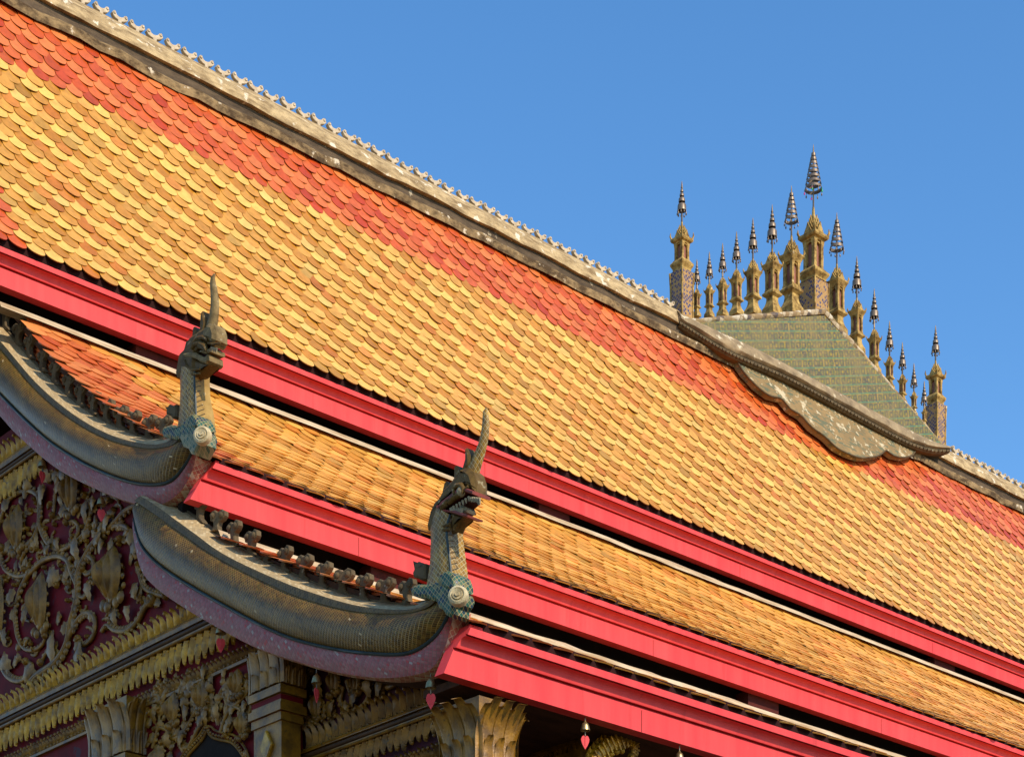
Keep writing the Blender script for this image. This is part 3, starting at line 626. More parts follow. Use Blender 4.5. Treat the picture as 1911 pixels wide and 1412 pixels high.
    for (z, h, rr) in tiers:
        rr *= Hp; z *= Hp; h *= Hp; th = .006
        b.lathe(([(rr * .90 - th, z + h), (rr * .90, z + h), (rr * 1.0, z), (rr * 1.0 - th, z), (rr * .90 - th, z + h)] if ring and rr > .03 else [(.008, z + h * 1.03), (rr * .82, z + h), (rr * .95, z + h * .82), (rr * 1.0, z), (rr * 1.0 - th, z), (rr * .93 - th, z + h * .78), (.008, z + h * .98)]), tb, 16)
        if ring and False:
            for q_ in range(2): a = q_ * 3.14; b.tube([tb + Vector((0, 0, z + h * .8)), tb + Vector((math.cos(a) * rr * .9, math.sin(a) * rr * .9, z + h * .9))], .005, 4)
    z, h, rr = tiers[0]; n = 9
    for i in range(n):
        a = 2 * math.pi * (i + .3) / n; o = tb + Vector((math.cos(a) * rr * Hp, math.sin(a) * rr * Hp, z * Hp)); l = Hp * (.11 if not ring else .10) * (.8 + .4 * RNG.random())
        if col_drops: l *= .8
        (cd if col_drops and i % 2 else drops).lathe([(.003, 0), (.003, -l * .35), (.011, -l * .7), (.009, -l * .85), (.001, -l)], o, 6)
    b.obj('tier', M['metal'], par_, 40); drops.obj('drop', M['metal'], par_, 60)
    if cd.v: cd.obj('bright_drop', M['drop'], par_, 60)
    rebase(r, (c.x, YR, b0.z))
    return r
M['darkpink'] = weathered('faded_pink_plaster', (.34, .13, .10), (.22, .11, .08), 8, .8)
M['drop'] = weathered('coloured_glass_drop', (.55, .05, .25), (.04, .42, .12), 9, .3, lo=.48, hi=.52)
spire((1275, 585), (1270, 408), (1269, 336), 'tall spire on blue mosaic pedestal, beside the long row of ridge crests', 'end')
spire((1521, 577), (1515, 382), (1517, 269), 'tallest spire, at the peak, its many ringed parasol hung with coloured drops', 'centre', ring=8, col_drops=True)
spire((1749, 824), (1743, 667), (1741, 604), 'spire on dark mosaic pedestal at the far low end of the ornament', 'end')
nearf = [((1302, 587), (1299, 534), (1297, 482)), ((1325, 587), (1322.5, 524), (1321, 468)), ((1350.5, 585), (1346.5, 511), (1344, 451)), ((1376, 582), (1373, 495), (1371.5, 430)), ((1406.6, 581), (1403.5, 476), (1402.5, 405)), ((1443, 579), (1439, 459), (1438.5, 380)), ((1479, 578), (1475, 435), (1476, 346))]
nl = ['tiny pale spire touching the near blue mosaic pedestal', 'second little spire right of the near blue mosaic pedestal', 'third little spire right of the near blue mosaic pedestal', 'middle one of seven spires between the near pedestal and the peak', 'third spire left of the tallest, with long dangling parasol drops', 'second spire left of the tallest, with wide gaps between its parasol tiers', 'spire immediately left of the tallest, its parasol a cone of close rings']
for i, (a, t, p) in enumerate(nearf): spire(a, t, p, nl[i], ring=(6 if i == 6 else False))
farf = [((1566, 618), (1557.5, 486), (1559, 395)), ((1601, 652), (1597, 550), (1592.5, 474)), ((1634, 691), (1629, 606), (1629, 537)), ((1662, 722), (1658, 658), (1655.7, 596)), ((1685, 749), (1683, 693), (1682, 637)), ((1707, 772), (1704, 726), (1701, 675)), ((1727, 794), (1722.5, 758), (1722, 709))]
fl = ['spire immediately right of the tallest, its parasol a cone of close rings', 'second spire down from the peak on the falling slope', 'third spire down from the peak on the falling slope', 'middle one of the seven spires down the falling slope', 'fifth spire down from the peak on the falling slope', 'sixth spire down from the peak on the falling slope', 'tiny spire at the foot of the falling slope, touching the far pedestal']
for i, (a, t, p) in enumerate(farf): spire(a, t, p, fl[i], ring=(6 if i == 0 else False))

# ------------------------------------------------------------------ naga finials
def loft_strip(b, rows, u, uv0=0.0):
    """rows: list over stations of lists of points; uv in metres along / across"""
    UV = []
    for i, r in enumerate(rows):
        acc = uv0; l = []
        for j, p in enumerate(r):
            if j: acc += (Vector(p) - Vector(r[j - 1])).length
            l.append((u[i], acc))
        UV.append(l)
    b.grid(rows, UV=UV)
CRN = [(-.50, -.12), (-.24, .10), (-.17, .34), (-.22, .50), (-.44, .56), (-.52, .78), (-.42, .96), (-.22, 1.0), (-.06, .90), (.08, .93), (.24, 1.02), (.46, .94), (.52, .74), (.40, .58), (.20, .50), (.16, .34), (.24, .14), (.52, .0), (.60, -.12)]
def naga(label, tr, head):
    r = thing('naga_finial', label, 'naga', 'naga finials at the gable eaves'); N = 72
    O, L, B, E, I = [smoothpath(tr[k], N) for k in 'OLBEI']
    yz = lambda p, X: PX(p[0], p[1], X)
    Op = [yz(p, X0 - .03) for p in O]; Lp = [yz(p, X0 - .03) for p in L]; Bp = [yz(p, X0) for p in B]; Ep = [yz(p, X0 + .03) for p in E]; Ip = [yz(p, X0 + .13) for p in I]
    ctr = [(Lp[i] + Bp[i]) / 2 for i in range(N)]; u = np.r_[0, np.cumsum([(ctr[i + 1] - ctr[i]).length for i in range(N - 1)])]
    V = lambda X, p: Vector((X, p.y, p.z))
    # scaled flank
    rows = []
    for i in range(N):
        l, bb = Lp[i], Bp[i]; w = (l - bb).length; bul = min(.085, w * .34); row = []
        for t in np.linspace(0, 1, 12):
            f = math.sin(math.pi * (.10 + .90 * t)) ** .75 if t < 1 else 0
            p = l.lerp(bb, t); row.append(V(X0 + .010 - bul * f, p))
        rows.append(row)
    b = MB(); loft_strip(b, rows, u); body = b.obj('scaled_flank', M['scale'], r, 60)
    # rim: upright lip and the flat top
    b = MB(); loft_strip(b, [[V(X0 - .03, Op[i]), V(X0 - .034, Op[i].lerp(Lp[i], .5)), V(X0 - .03, Lp[i]), V(X0 + .02, Lp[i])] for i in range(N)], u); b.obj('rim_lip', M['lip'], r, 30)
    b = MB(); loft_strip(b, [[V(X0 - .03, Op[i]), V(X0 + .05, Op[i].lerp(Ip[i], .5)), V(X0 + .13, Ip[i]), V(X0 + .17, Ip[i]), V(X0 + .17, Ip[i] + Vector((0, 0, -.12)))] for i in range(N)], u); b.obj('rim_top', M['strip'], r, 30)
    # belly: side band, then the underside
    b = MB(); loft_strip(b, [[V(X0 - .002, Bp[i]), V(X0 - .006, Bp[i].lerp(Ep[i], .35)), V(X0 + .008, Bp[i].lerp(Ep[i], .7)), V(X0 + .03, Ep[i])] for i in range(N)], u); b.obj('belly_band', M['pink'], r, 50)
    b = MB(); loft_strip(b, [[V(X0 + .03, Ep[i]), V(X0 + .09, Ep[i] + (Ep[i] - Bp[i]).normalized() * .012), V(X0 + .165, Ep[i]), V(X0 + .17, Op[i] - Vector((0, 0, .1)))] for i in range(N)], u); b.obj('chest_plates', M['chest'], r, 50)
    b = MB(); b.tube([V(X0 - .008, p) for p in Bp], .012, 6); b.obj('blue_piping', M['blue'], r, 60)
    for i in (0, N - 1):                                    # end caps
        b = MB(); ring = rows[i] + [V(X0 + .03, Ep[i]), V(X0 + .165, Ep[i]), V(X0 + .165, Ip[i]), V(X0 + .02, Lp[i])]; b.add(ring, [tuple(range(len(ring)))]); b.obj('end_cap', M['old'], r, 0)
    # crests along the inner edge of the rim
    b = MB(); sc = tr['cs']; b.plate([(p * sc * 1.05, q * sc * 1.12) for p, q in CRN], lambda p, q, d: Vector((d, -p, q)), .045, .007)
    for q_ in (-.30, .30): b.lathe([(0, -.016), (.020, -.014), (.024, 0), (.014, .010), (0, .012)], (-.028, q_ * sc, .84 * sc), 8, Vector((-1, 0, 0)))
    c0 = None
    for k, (px, py, hf) in enumerate(tr['crests']):
        p = PX(px, py, X0 + .15); p2 = PX(px + 6, py, X0 + .15)
        j = int(np.argmin([abs(q.y - p.y) for q in Ip])); j0, j1 = max(j - 2, 0), min(j + 2, N - 1); t = Ip[j1] - Ip[j0]; a = -math.atan2(t.z, -t.y) * .3
        if c0 is None: c0 = b.obj('crest', M['old'], r, 40); c = c0
        else: c = c0.copy(); col.objects.link(c); c.parent = r
        zb = np.interp(-p.y, [-q.y for q in Ip], [q.z for q in Ip]); c.location = (X0 + .15, p.y, zb - .008); c.rotation_euler = (a + RNG.normal(0, .04), RNG.normal(0, .03), RNG.normal(0, .12)); c.scale = (1, 1, hf)
    b = MB(); b.tube([V(X0 + .15, p + Vector((0, 0, .004))) for p in Ip], .016, 5); b.obj('crest_kerb', M['old'], r, 60)
    # neck
    nl, ns, nr = [smoothpath(tr[k], 30) for k in ('nl', 'ns', 'nr')]; rows = []; st = []; un = []
    for i in range(30):
        l, s_, q = PX(*nl[i], X0 + .02), PX(*ns[i], X0 - .035), PX(*nr[i], X0 + .06)
        back = Vector((X0 + .13, l.y, l.z)); fr_ = Vector((X0 + .14, q.y, q.z)); m = l.lerp(s_, .5)
        rows.append([back, Vector((X0 + .06, l.y + .012, l.z)), l, Vector((X0 - .03, l.lerp(s_, .2).y, l.lerp(s_, .2).z)), Vector((X0 - .05, m.y, m.z)), Vector((X0 - .048, l.lerp(s_, .8).y, l.lerp(s_, .8).z)), s_])
        st.append([s_, s_.lerp(q, .5) + Vector((0, -.012, 0)), q, fr_, back])
    b = MB(); b.grid(rows); b.obj('neck', M['neck'], r, 50)
    b = MB(); b.grid(st)
    b.obj('throat_plates', M[tr.get('throat', 'neck')], r, 50)
    b = MB(); b.tube([x[0] for x in st], .008, 5); b.obj('neck_seam', M['blue'], r, 60)
    b = MB()                                                # fluted plate joints down the throat
    for i in range(2, 29, 2): b.tube([st[i][0] + Vector((0, -.002, 0)), st[i][1] + Vector((0, -.002, 0)), st[i][2] + Vector((0, -.002, 0))], .0028, 4)
    b.obj('plate_joint', M['old'], r, 60)
    # collar
    def pl(outline, Xf, t, bev, mat, name, parent=r, sm=40):
        bb = MB(); bb.plate([(PX(x, y, Xf + t / 2).y, PX(x, y, Xf + t / 2).z) for x, y in outline], lambda p, q, d: Vector((Xf + t / 2 + d, p, q)), t, bev); return bb.obj(name, mat, parent, sm)
    cb = tr['collar']
    colr = pl(cb['band'], X0 - .085, .17, .018, M['teal'], 'collar'); pl(cb['top'], X0 - .09, .16, .015, M['teal'], 'collar_leaf', colr); pl(cb['drop'], X0 - .09, .15, .018, M[cb.get('dm', 'teal')], 'collar_leaf', colr)
    rc = PX(*cb['ros'], X0 - .11); ra = cb['rr']; ax = Vector((-.80, -.60, .02)).normalized()
    b = MB(); b.lathe([(0, .034), (ra * .22, .036), (ra * .26, .026), (ra * .48, .03), (ra * .52, .018), (ra * .70, .026), (ra * .92, .018), (ra, .0), (ra, -.025), (0, -.025)], rc, 20, ax)
    b.obj('rosette', M['rosette'], r, 30)
    pl(tr['tuft'], X0 + .0, .09, .012, M['old'], 'neck_tuft')
    head(r, pl)
    p = Ep[-1]; rebase(r, (X0 + .05, p.y, p.z))
    return r

# near finial (lowest eave)
T2n = dict(
 O=[(262, 925), (292, 943.6), (359, 992), (421, 1035.5), (520, 1082), (590.6, 1108), (668.5, 1129.6), (746.5, 1137), (790, 1130), (812, 1112)],
 L=[(250, 934), (265.6, 943.6), (328, 987), (405.8, 1040), (520, 1098), (590.6, 1123.7), (668.5, 1141), (746.5, 1144), (793, 1135), (815, 1119)],
 B=[(252, 968), (257, 994), (272, 1028), (312, 1065), (390, 1113), (512.7, 1178), (590.6, 1203.6), (668.5, 1217), (746.5, 1221), (785.4, 1209.4), (816.5, 1184), (836, 1153), (842, 1130)],
 E=[(249, 985), (252, 1020), (266, 1068), (297, 1101), (340, 1131), (395.8, 1164.6), (473.7, 1205.5), (551.6, 1232.8), (629.6, 1254), (707.5, 1264), (766, 1260), (805, 1247), (830, 1208), (842, 1165), (848, 1135)],
 I=[(296, 920), (334, 946.7), (374.6, 974.8), (421, 1007.5), (483.6, 1043), (520, 1060), (590.6, 1090.6), (668.5, 1116), (746, 1127.6), (795, 1122)],
 cs=.150, crests=[(372, 955, 1), (404, 979, 1), (437, 1004, 1), (468, 1025, 1), (499, 1043, .32), (532, 1056, 1), (566, 1072, 1), (602, 1088, 1), (640, 1101, 1), (679, 1110, 1), (718, 1118, 1), (760, 1120, 1)],
 nl=[(792, 1118), (798, 1085), (804.6, 1046), (807.3, 1003), (807, 984), (811, 965), (818, 945)], ns=[(838, 1120), (842, 1085), (841, 1060), (837, 1025), (834, 1000), (835, 980), (840, 960)], nr=[(858, 1110), (857, 1085), (854, 1060), (850, 1030), (847, 1005), (846, 985), (850, 965)],
 collar=dict(band=[(783, 1106), (788, 1098), (800, 1095), (815, 1096), (830, 1092), (850, 1096), (866, 1108), (868, 1122), (855, 1124), (840, 1124), (826, 1126), (812, 1120), (797, 1120), (786, 1116)],
   top=[(834, 1090), (836, 1080), (842, 1074), (852, 1070), (862, 1076), (867, 1090), (866, 1104), (850, 1104), (840, 1098)], drop=[(824, 1112), (870, 1112), (868, 1130), (862, 1138), (861, 1150), (855, 1156), (846, 1150), (842, 1142), (834, 1138), (829, 1126)], ros=(855, 1111), rr=.062),
 tuft=[(779, 1049), (784, 1054), (790, 1050), (796, 1057), (803, 1054), (803, 1082), (795, 1085), (788, 1080), (781, 1080), (779, 1072), (782, 1066)])
H = lambda x, y: (740 + x / 3.714, 750 + y / 3.716)
def head_open(r, pl):
    hp = lambda L: [H(*p) for p in L]
    sk = pl(hp([(252, 900), (256, 830), (270, 770), (300, 705), (328, 680), (350, 640), (365, 610), (400, 580), (430, 545), (470, 505), (500, 470), (540, 470), (570, 505), (583, 530), (592, 580), (590, 640), (560, 632), (505, 612), (470, 640), (420, 685), (370, 725), (345, 745), (360, 780), (400, 800), (402, 860), (390, 900), (330, 915)]), X0 - .035, .12, .03, M['head'], 'head')
    pl(hp([(470, 500), (500, 480), (545, 478), (572, 500), (590, 560), (588, 610), (560, 620), (520, 600), (490, 560)]), X0 - .04, .13, .03, M['head'], 'snout', sk)
    lips = pl(hp([(345, 742), (365, 715), (420, 672), (470, 632), (497, 604), (530, 612), (592, 636), (588, 660), (555, 650), (512, 636), (480, 660), (425, 700), (372, 738), (352, 752)]), X0 - .047, .145, .006, M['lipred'], 'lip', sk)
    jaw = pl(hp([(338, 735), (352, 758), (385, 766), (440, 772), (465, 770), (505, 785), (542, 798), (538, 812), (500, 808), (455, 792), (430, 784), (380, 782), (345, 775), (334, 755)]), X0 - .045, .14, .006, M['lipred'], 'lip', sk)
    pl(hp([(360, 745), (420, 690), (480, 650), (545, 660), (540, 700), (505, 730), (520, 770), (440, 775), (370, 765)]), X0 + .01, .08, 0, M['mouth'], 'mouth', sk)
    pl(hp([(448, 765), (458, 735), (475, 722), (500, 735), (520, 752), (515, 775), (490, 790), (455, 780)]), X0 - .01, .08, .015, M['tooth'], 'tongue', sk)
    pl(hp([(408, 782), (460, 792), (505, 805), (470, 835), (445, 870), (428, 905), (415, 880)]), X0 - .02, .09, .015, M['head'], 'chin_beard', sk)
    for dx, (n, y0, y1, x0, x1, up) in enumerate(((7, 735, 655, 375, 500, 1), (6, 660, 665, 515, 575, 1), (7, 762, 770, 380, 450, -1))):
        b = MB()
        for X in (X0 - .036, X0 + .085):
            for i in range(n):
                t = i / (n - 1); c = PX(*H(x0 + (x1 - x0) * t, y0 + (y1 - y0) * t), X); l = -.032 * up * (1.5 if (dx == 1 and i > 3) else 1)
                b.tube([c, c + Vector((0, -.004, l * .6)), c + Vector((0, -.006, l))], [.0085, .006, .001], 5)
        b.obj('teeth', M['tooth'], sk, 60)
    for sp in ([(345, 640), (358, 572), (372, 558), (392, 582), (402, 600), (385, 640)], [(410, 580), (424, 540), (426, 462), (444, 448), (466, 488), (462, 520), (440, 560)], [(462, 530), (480, 480), (500, 410), (500, 345), (514, 328), (534, 372), (535, 430), (500, 500)]):
        pl(hp(sp), X0 - .01, .08, .014, M['head'], 'head_spike', sk)
    ey = PX(*H(430, 612), X0 - .06); b = MB(); b.lathe([(0, .035), (.02, .03), (.032, .012), (.034, 0)], ey + Vector((.03, 0, 0)), 10, Vector((-1, 0, 0))); b.obj('eye', M['tooth'], sk, 60)
    b = MB(); b.tube([PX(*H(x, y), X0 - .045) for x, y in ((400, 640), (395, 605), (415, 580), (450, 575), (465, 600), (455, 635))], [.010, .015, .017, .017, .015, .008], 6); b.obj('brow', M['head'], sk, 60)
    b = MB(); b.tube([PX(*H(x, y), X0 - .036) for x, y in ((275, 860), (290, 880), (330, 890), (370, 880))], .012, 6); b.tube([PX(*H(x, y), X0 - .036) for x, y in ((275, 820), (290, 850), (330, 862), (370, 850))], .012, 6)
    b.tube([PX(*H(x, y), X0 - .038) for x, y in ((365, 700), (395, 665), (440, 640), (500, 585))], [.016, .02, .018, .01], 6); b.tube([PX(*H(x, y), X0 - .036) for x, y in ((310, 770), (320, 730), (345, 700), (375, 660))], [.014, .022, .02, .01], 6); b.obj('cheek_fold', M['head'], sk, 60)
    hc = [(515, 520), (535, 465), (556, 415), (580, 350), (600, 285), (613, 220), (619, 155), (619, 100), (617, 65), (625, 40)]; hw = [.056, .052, .044, .038, .034, .031, .028, .024, .019, .008]
    b = MB(); b.tube([PX(*H(x, y), X0 + .03) for x, y in hc], hw, 10, squash=(Vector((1, 0, 0)), .7)); hn = b.obj('horn', M['neck'], sk, 60)
n2 = naga('naga finial with wide open toothy mouth and red lips, above the lowest fascia', T2n, head_open)

T1n = dict(
 O=[(-70, 575), (-30, 612), (0, 636), (68, 714.5), (136, 772), (204, 810), (272, 828), (310, 825), (330, 812)],
 L=[(-72, 588), (-32, 625), (0, 650), (68, 728), (136, 784), (204, 820), (272, 836), (316, 832), (334, 820)],
 B=[(-70, 660), (-32, 705), (0, 735), (51, 786), (102, 830), (170, 871), (238, 898), (289, 905), (323, 896), (350, 864), (362, 838)],
 E=[(-68, 705), (-32, 745), (0, 776), (34, 813), (102, 871), (170, 908), (238, 935.5), (275, 942), (308, 938), (338, 915), (358, 880), (366, 850)],
 I=[(-75, 535), (-36, 575), (0, 606), (34, 646.6), (85, 701), (136, 748.5), (187, 782.5), (238, 806), (272, 816.5), (318, 818)],
 cs=.155, crests=[(-42, 566, 1), (-17, 592, 1), (9, 618, 1), (33, 645, 1), (55, 666, 1), (79, 690, 1), (102, 712, 1), (127, 735, 1), (150, 754, 1), (173, 768, 1), (198, 784, 1), (224, 800, 1), (249, 810, 1), (278, 818, 1), (305, 820, 1)],
 nl=[(328, 820), (334, 795), (338, 765), (340, 731.5), (340, 700), (341, 685)], ns=[(362, 825), (366, 800), (366, 776), (365, 745), (363, 711), (364, 690)], nr=[(385, 815), (385, 795), (381, 765), (376, 740), (374, 710), (374, 690)],
 collar=dict(band=[(319, 814), (323, 802), (336, 798), (350, 800), (365, 792), (380, 796), (389, 812), (387, 824), (370, 824), (356, 822), (345, 826), (330, 822), (321, 820)],
   top=[(356, 798), (362, 790), (370, 779), (378, 778), (384, 788), (386, 802), (370, 806)], drop=[(350, 812), (388, 812), (390, 832), (384, 842), (378, 854), (370, 851), (366, 842), (356, 838), (352, 828)], ros=(377.5, 812), rr=.066, dm='worn_teal'), throat='plate',
 tuft=[(316, 762), (321, 763), (325, 757), (331, 761), (337, 757), (338, 780), (331, 784), (326, 778), (319, 776), (320, 769)])
H1 = lambda x, y: (280 + x / 3.715, 500 + y / 3.716)
def head_worn(r, pl):
    hp = lambda L: [H1(*p) for p in L]
    sk = pl(hp([(218, 770), (222, 700), (232, 640), (245, 598), (275, 570), (290, 515), (325, 480), (350, 465), (385, 440), (410, 430), (445, 395), (480, 405), (494, 450), (495, 510), (478, 560), (440, 545), (415, 540), (400, 590), (350, 605), (352, 660), (348, 760), (300, 775)]), X0 - .035, .12, .03, M['head'], 'head')
    pl(hp([(402, 500), (415, 440), (445, 398), (482, 405), (498, 455), (496, 515), (475, 545), (440, 525), (412, 520)]), X0 - .045, .135, .03, M['plate_worn'], 'snout', sk)
    pl(hp([(396, 590), (440, 588), (470, 570), (468, 600), (436, 612), (404, 606)]), X0 - .04, .135, .012, M['plate_worn'], 'lip', sk)
    pl(hp([(284, 612), (330, 605), (370, 608), (392, 622), (430, 640), (452, 618), (456, 660), (440, 684), (400, 668), (372, 650), (330, 636), (290, 634)]), X0 - .045, .14, .010, M['plate_worn'], 'lip', sk)
    pl(hp([(352, 655), (400, 665), (450, 678), (415, 712), (372, 755), (352, 762), (348, 720)]), X0 - .025, .10, .015, M['head'], 'chin_beard', sk)
    pl(hp([(380, 600), (420, 545), (465, 560), (440, 620), (400, 640), (360, 625)]), X0 + .01, .08, 0, M['mouth'], 'mouth', sk)
    b = MB()
    for x, y in ((428, 548), (440, 552), (452, 556), (462, 556)):
        for X in (X0 - .036, X0 + .085): c = PX(*H1(x, y), X); b.tube([c, c + Vector((0, 0, -.035))], [.010, .001], 5)
    b.obj('teeth', M['tooth'], sk, 60)
    for sp in ([(318, 500), (322, 450), (332, 415), (346, 435), (352, 480), (340, 510)], [(355, 480), (372, 430), (376, 345), (390, 308), (403, 345), (408, 400), (396, 460)]):
        pl(hp(sp), X0 - .01, .08, .014, M['head'], 'head_spike', sk)
    b = MB()
    for pts, rad in ((((290, 560), (310, 530), (345, 520), (380, 540), (395, 575)), .020), (((320, 570), (340, 545), (370, 550), (380, 575)), .016), (((300, 520), (330, 490), (370, 480), (400, 500)), .018), (((240, 640), (255, 690), (300, 710), (345, 700)), .014), (((240, 690), (260, 725), (300, 738), (345, 730)), .012), (((400, 520), (440, 528), (488, 520)), .010)):
        b.tube([PX(*H1(x, y), X0 - .036) for x, y in pts], [rad * .7] + [rad] * (len(pts) - 2) + [rad * .6], 6)
    b.obj('cheek_fold', M['head'], sk, 60)
    hc = [(418, 455), (430, 395), (443, 330), (449, 270), (448, 205), (441, 145), (435, 100), (436, 68), (448, 42)]; hw = [.056, .050, .043, .039, .035, .031, .026, .020, .008]
    b = MB(); b.tube([PX(*H1(x, y), X0 + .03) for x, y in hc], hw, 10, squash=(Vector((1, 0, 0)), .7)); b.obj('horn', M['plate_worn'], sk, 60)
M['plate_worn'] = weathered('worn_glass_plates', (.27, .185, .075), (.12, .078, .030), 14, .6, spots=((.40, .34, .22), 18, .62), bump_s=.6, bump_scale=50)
n1 = naga('naga finial with battered grey beak and blunt horn, above the middle fascia', T1n, head_worn)

# ------------------------------------------------------------------ wind bells
def bell(p, r0, label, yaw, leaf=True, wire=.10, leafmat='leafred'):
    r = thing('wind_bell', label, 'bell', 'wind bells under the eaves'); p = Vector(p); h = r0 * 1.65
    b = MB(); b.lathe([(.004, .012), (.008, .004), (r0 * .35, -.002), (r0 * .62, -h * .16), (r0 * .80, -h * .45), (r0 * .93, -h * .8), (r0, -h), (r0 * .93, -h), (r0 * .84, -h * .7), (r0 * .5, -h * .2), (.002, -h * .15)], p, 20); b.obj('bell_cup', M['brass'], r, 45)
    b = MB(); b.tube([p + Vector((0, 0, wire)), p + Vector((0, 0, 0))], .004, 5); b.tube([p + Vector((0, 0, -h * .3)), p + Vector((0, 0, -h - .035))], .0035, 5); b.obj('hanging_wire', M['metal'], r, 60)
    if leaf:
        t = p + Vector((0, 0, -h - .022)); w, l = r0 * .86, r0 * 2.7
        out = [(0, -.10), (.35, .02), (.75, -.06), (1, -.26), (.92, -.45), (.6, -.70), (.25, -.90), (0, -1.02)]; out = [(x * w, z * l + .1 * l) for x, z in out]; out += [(-x, z) for x, z in reversed(out[1:-1])]
        cy, sy = math.cos(yaw), math.sin(yaw); b = MB(); b.plate(out, lambda a, z, d: t + Vector((a * cy - d * sy, a * sy + d * cy, z - .02)), .005, .001); b.tube([t + Vector((-.003 * -sy * 0, 0, -.02)) + Vector((sy * .004, -cy * .004, 0)), t + Vector((sy * .004, -cy * .004, -l * .85))], .0025, 4)
        b.obj('leaf_clapper', M[leafmat], r, 30)
    rebase(r, p)
ya_ = math.atan2(-C_, S_)                                   # facing the walk in front of the corner
bell(PX(804, 1266, X0 + .06), .036, 'brass bell with a sunlit red leaf under the near naga', ya_ - .15)
bell(PY(1092, 1347, Y3 + .03), .033, 'brass bell with a red heart leaf under the lowest red fascia', ya_ + .2)
bell(PY(1268, 1403, Y3 + .03), .033, 'brass bell cut by the picture edge, right of the golden bracket', ya_)
bell(PX(591, 1258, X0 + .10), .036, 'shaded brown bell under the middle of the near naga body', ya_ + 1.1)
bell(PX(412, 1166, X0 + .10), .038, 'shaded bell with dark red leaf left of the pilaster, before the carved cornice', ya_ + .3, wire=.12)
bell(PX(189, 928, X0 + .10), .036, 'shaded bell with crimson leaf before the carved scrolls of the gable', ya_ + .3, wire=.12)
bell(PX(79, 858, X0 + .10), .036, 'dark bell before the upper carved cornice, near the left picture edge', ya_ + .9, wire=.10)

# ------------------------------------------------------------------ carved gable front
XA = X0 + .34; XR = XA - .02
YC = PX(525, 1350, XA - .10).y                              # right edge of the pilaster
b = MB()
t3 = (zT3 - zE3) / (YT3 - YE3)
gp = [(YC + .02, 0.5), (YC + .02, zE3 + (YC - YE3) * t3 - .30), (YE2 + .3, zE2 - .45), (YE2 + 1.1, zE2 + .15), (YT2, zT2 - .65), (2 * YR - YT2, zT2 - .65), (2 * YR - YC, 0.5)]
b.plate(gp, lambda p, q, d: Vector((XA + .05 + d, p, q)), .10); gable = b.obj('gable_wall', M['crimson'], hall, 0)
XCp = XA + .15
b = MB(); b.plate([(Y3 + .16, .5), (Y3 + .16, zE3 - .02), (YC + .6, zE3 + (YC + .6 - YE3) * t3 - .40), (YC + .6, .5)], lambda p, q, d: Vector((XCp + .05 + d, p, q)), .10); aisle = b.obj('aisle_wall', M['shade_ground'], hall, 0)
b = MB(); b.box((XCp + .1, Y3 + 1.6, 0), (XEND - 1, 2 * YR - Y3 - 1.6, zE3 - .05)); b.obj('hall_wall', M['soffit'], hall, 0)

def leaf_grid(w, h, lean=.0, curl=.0, ridge=.026, nu=5, nv=8, tipw=.15):
    """one carved leaf: local (along, up, out)"""
    G = []
    for j in range(nv):
        v = j / (nv - 1); hw = w * .5 * (math.sin(math.pi * (.16 + .84 * v)) ** .8 if v < .999 else tipw * .2) * (1 + .16 * math.sin(v * 15))
        G.append([(u * hw + lean * math.sin(v * 2.3) , h * v, ridge * (1 - abs(u)) + curl * v ** 2.2 + .004) for u in np.linspace(-1, 1, nu)])
    return G
def leaf_row(b, X, ya, yb, zb, pitch, w, h, up=1, lean=.01, curl=.05, alt=0):
    n = int(abs(yb - ya) / pitch); G = leaf_grid(w, h, lean, curl)
    for i in range(n):
        y = ya + (i + .5) * (yb - ya) / n; k = 1 + RNG.normal(0, .06); fl = RNG.normal(0, .03)
        b.grid([[(X - o * k, y - a, zb + up * z * k + a * fl) for a, z, o in r] for r in G])
        if alt:                                             # curled tips and the little beads between
            b.lathe([(0, -.012), (.011, -.006), (.013, 0), (.009, .008), (0, .010)], (X - .02, y + pitch / 2, zb + up * h * .14), 6, Vector((-1, 0, 0)))
            b.lathe([(0, -.014), (.012, -.008), (.015, 0), (.010, .010), (0, .012)], (X - curl - .01, y - lean * .6, zb + up * h * .88), 6, Vector((-1, 0, 0)))
def band(b, X, ya, yb, z0, z1, t):
    b.box((X - t, min(ya, yb), min(z0, z1)), (X + .05, max(ya, yb), max(z0, z1)))

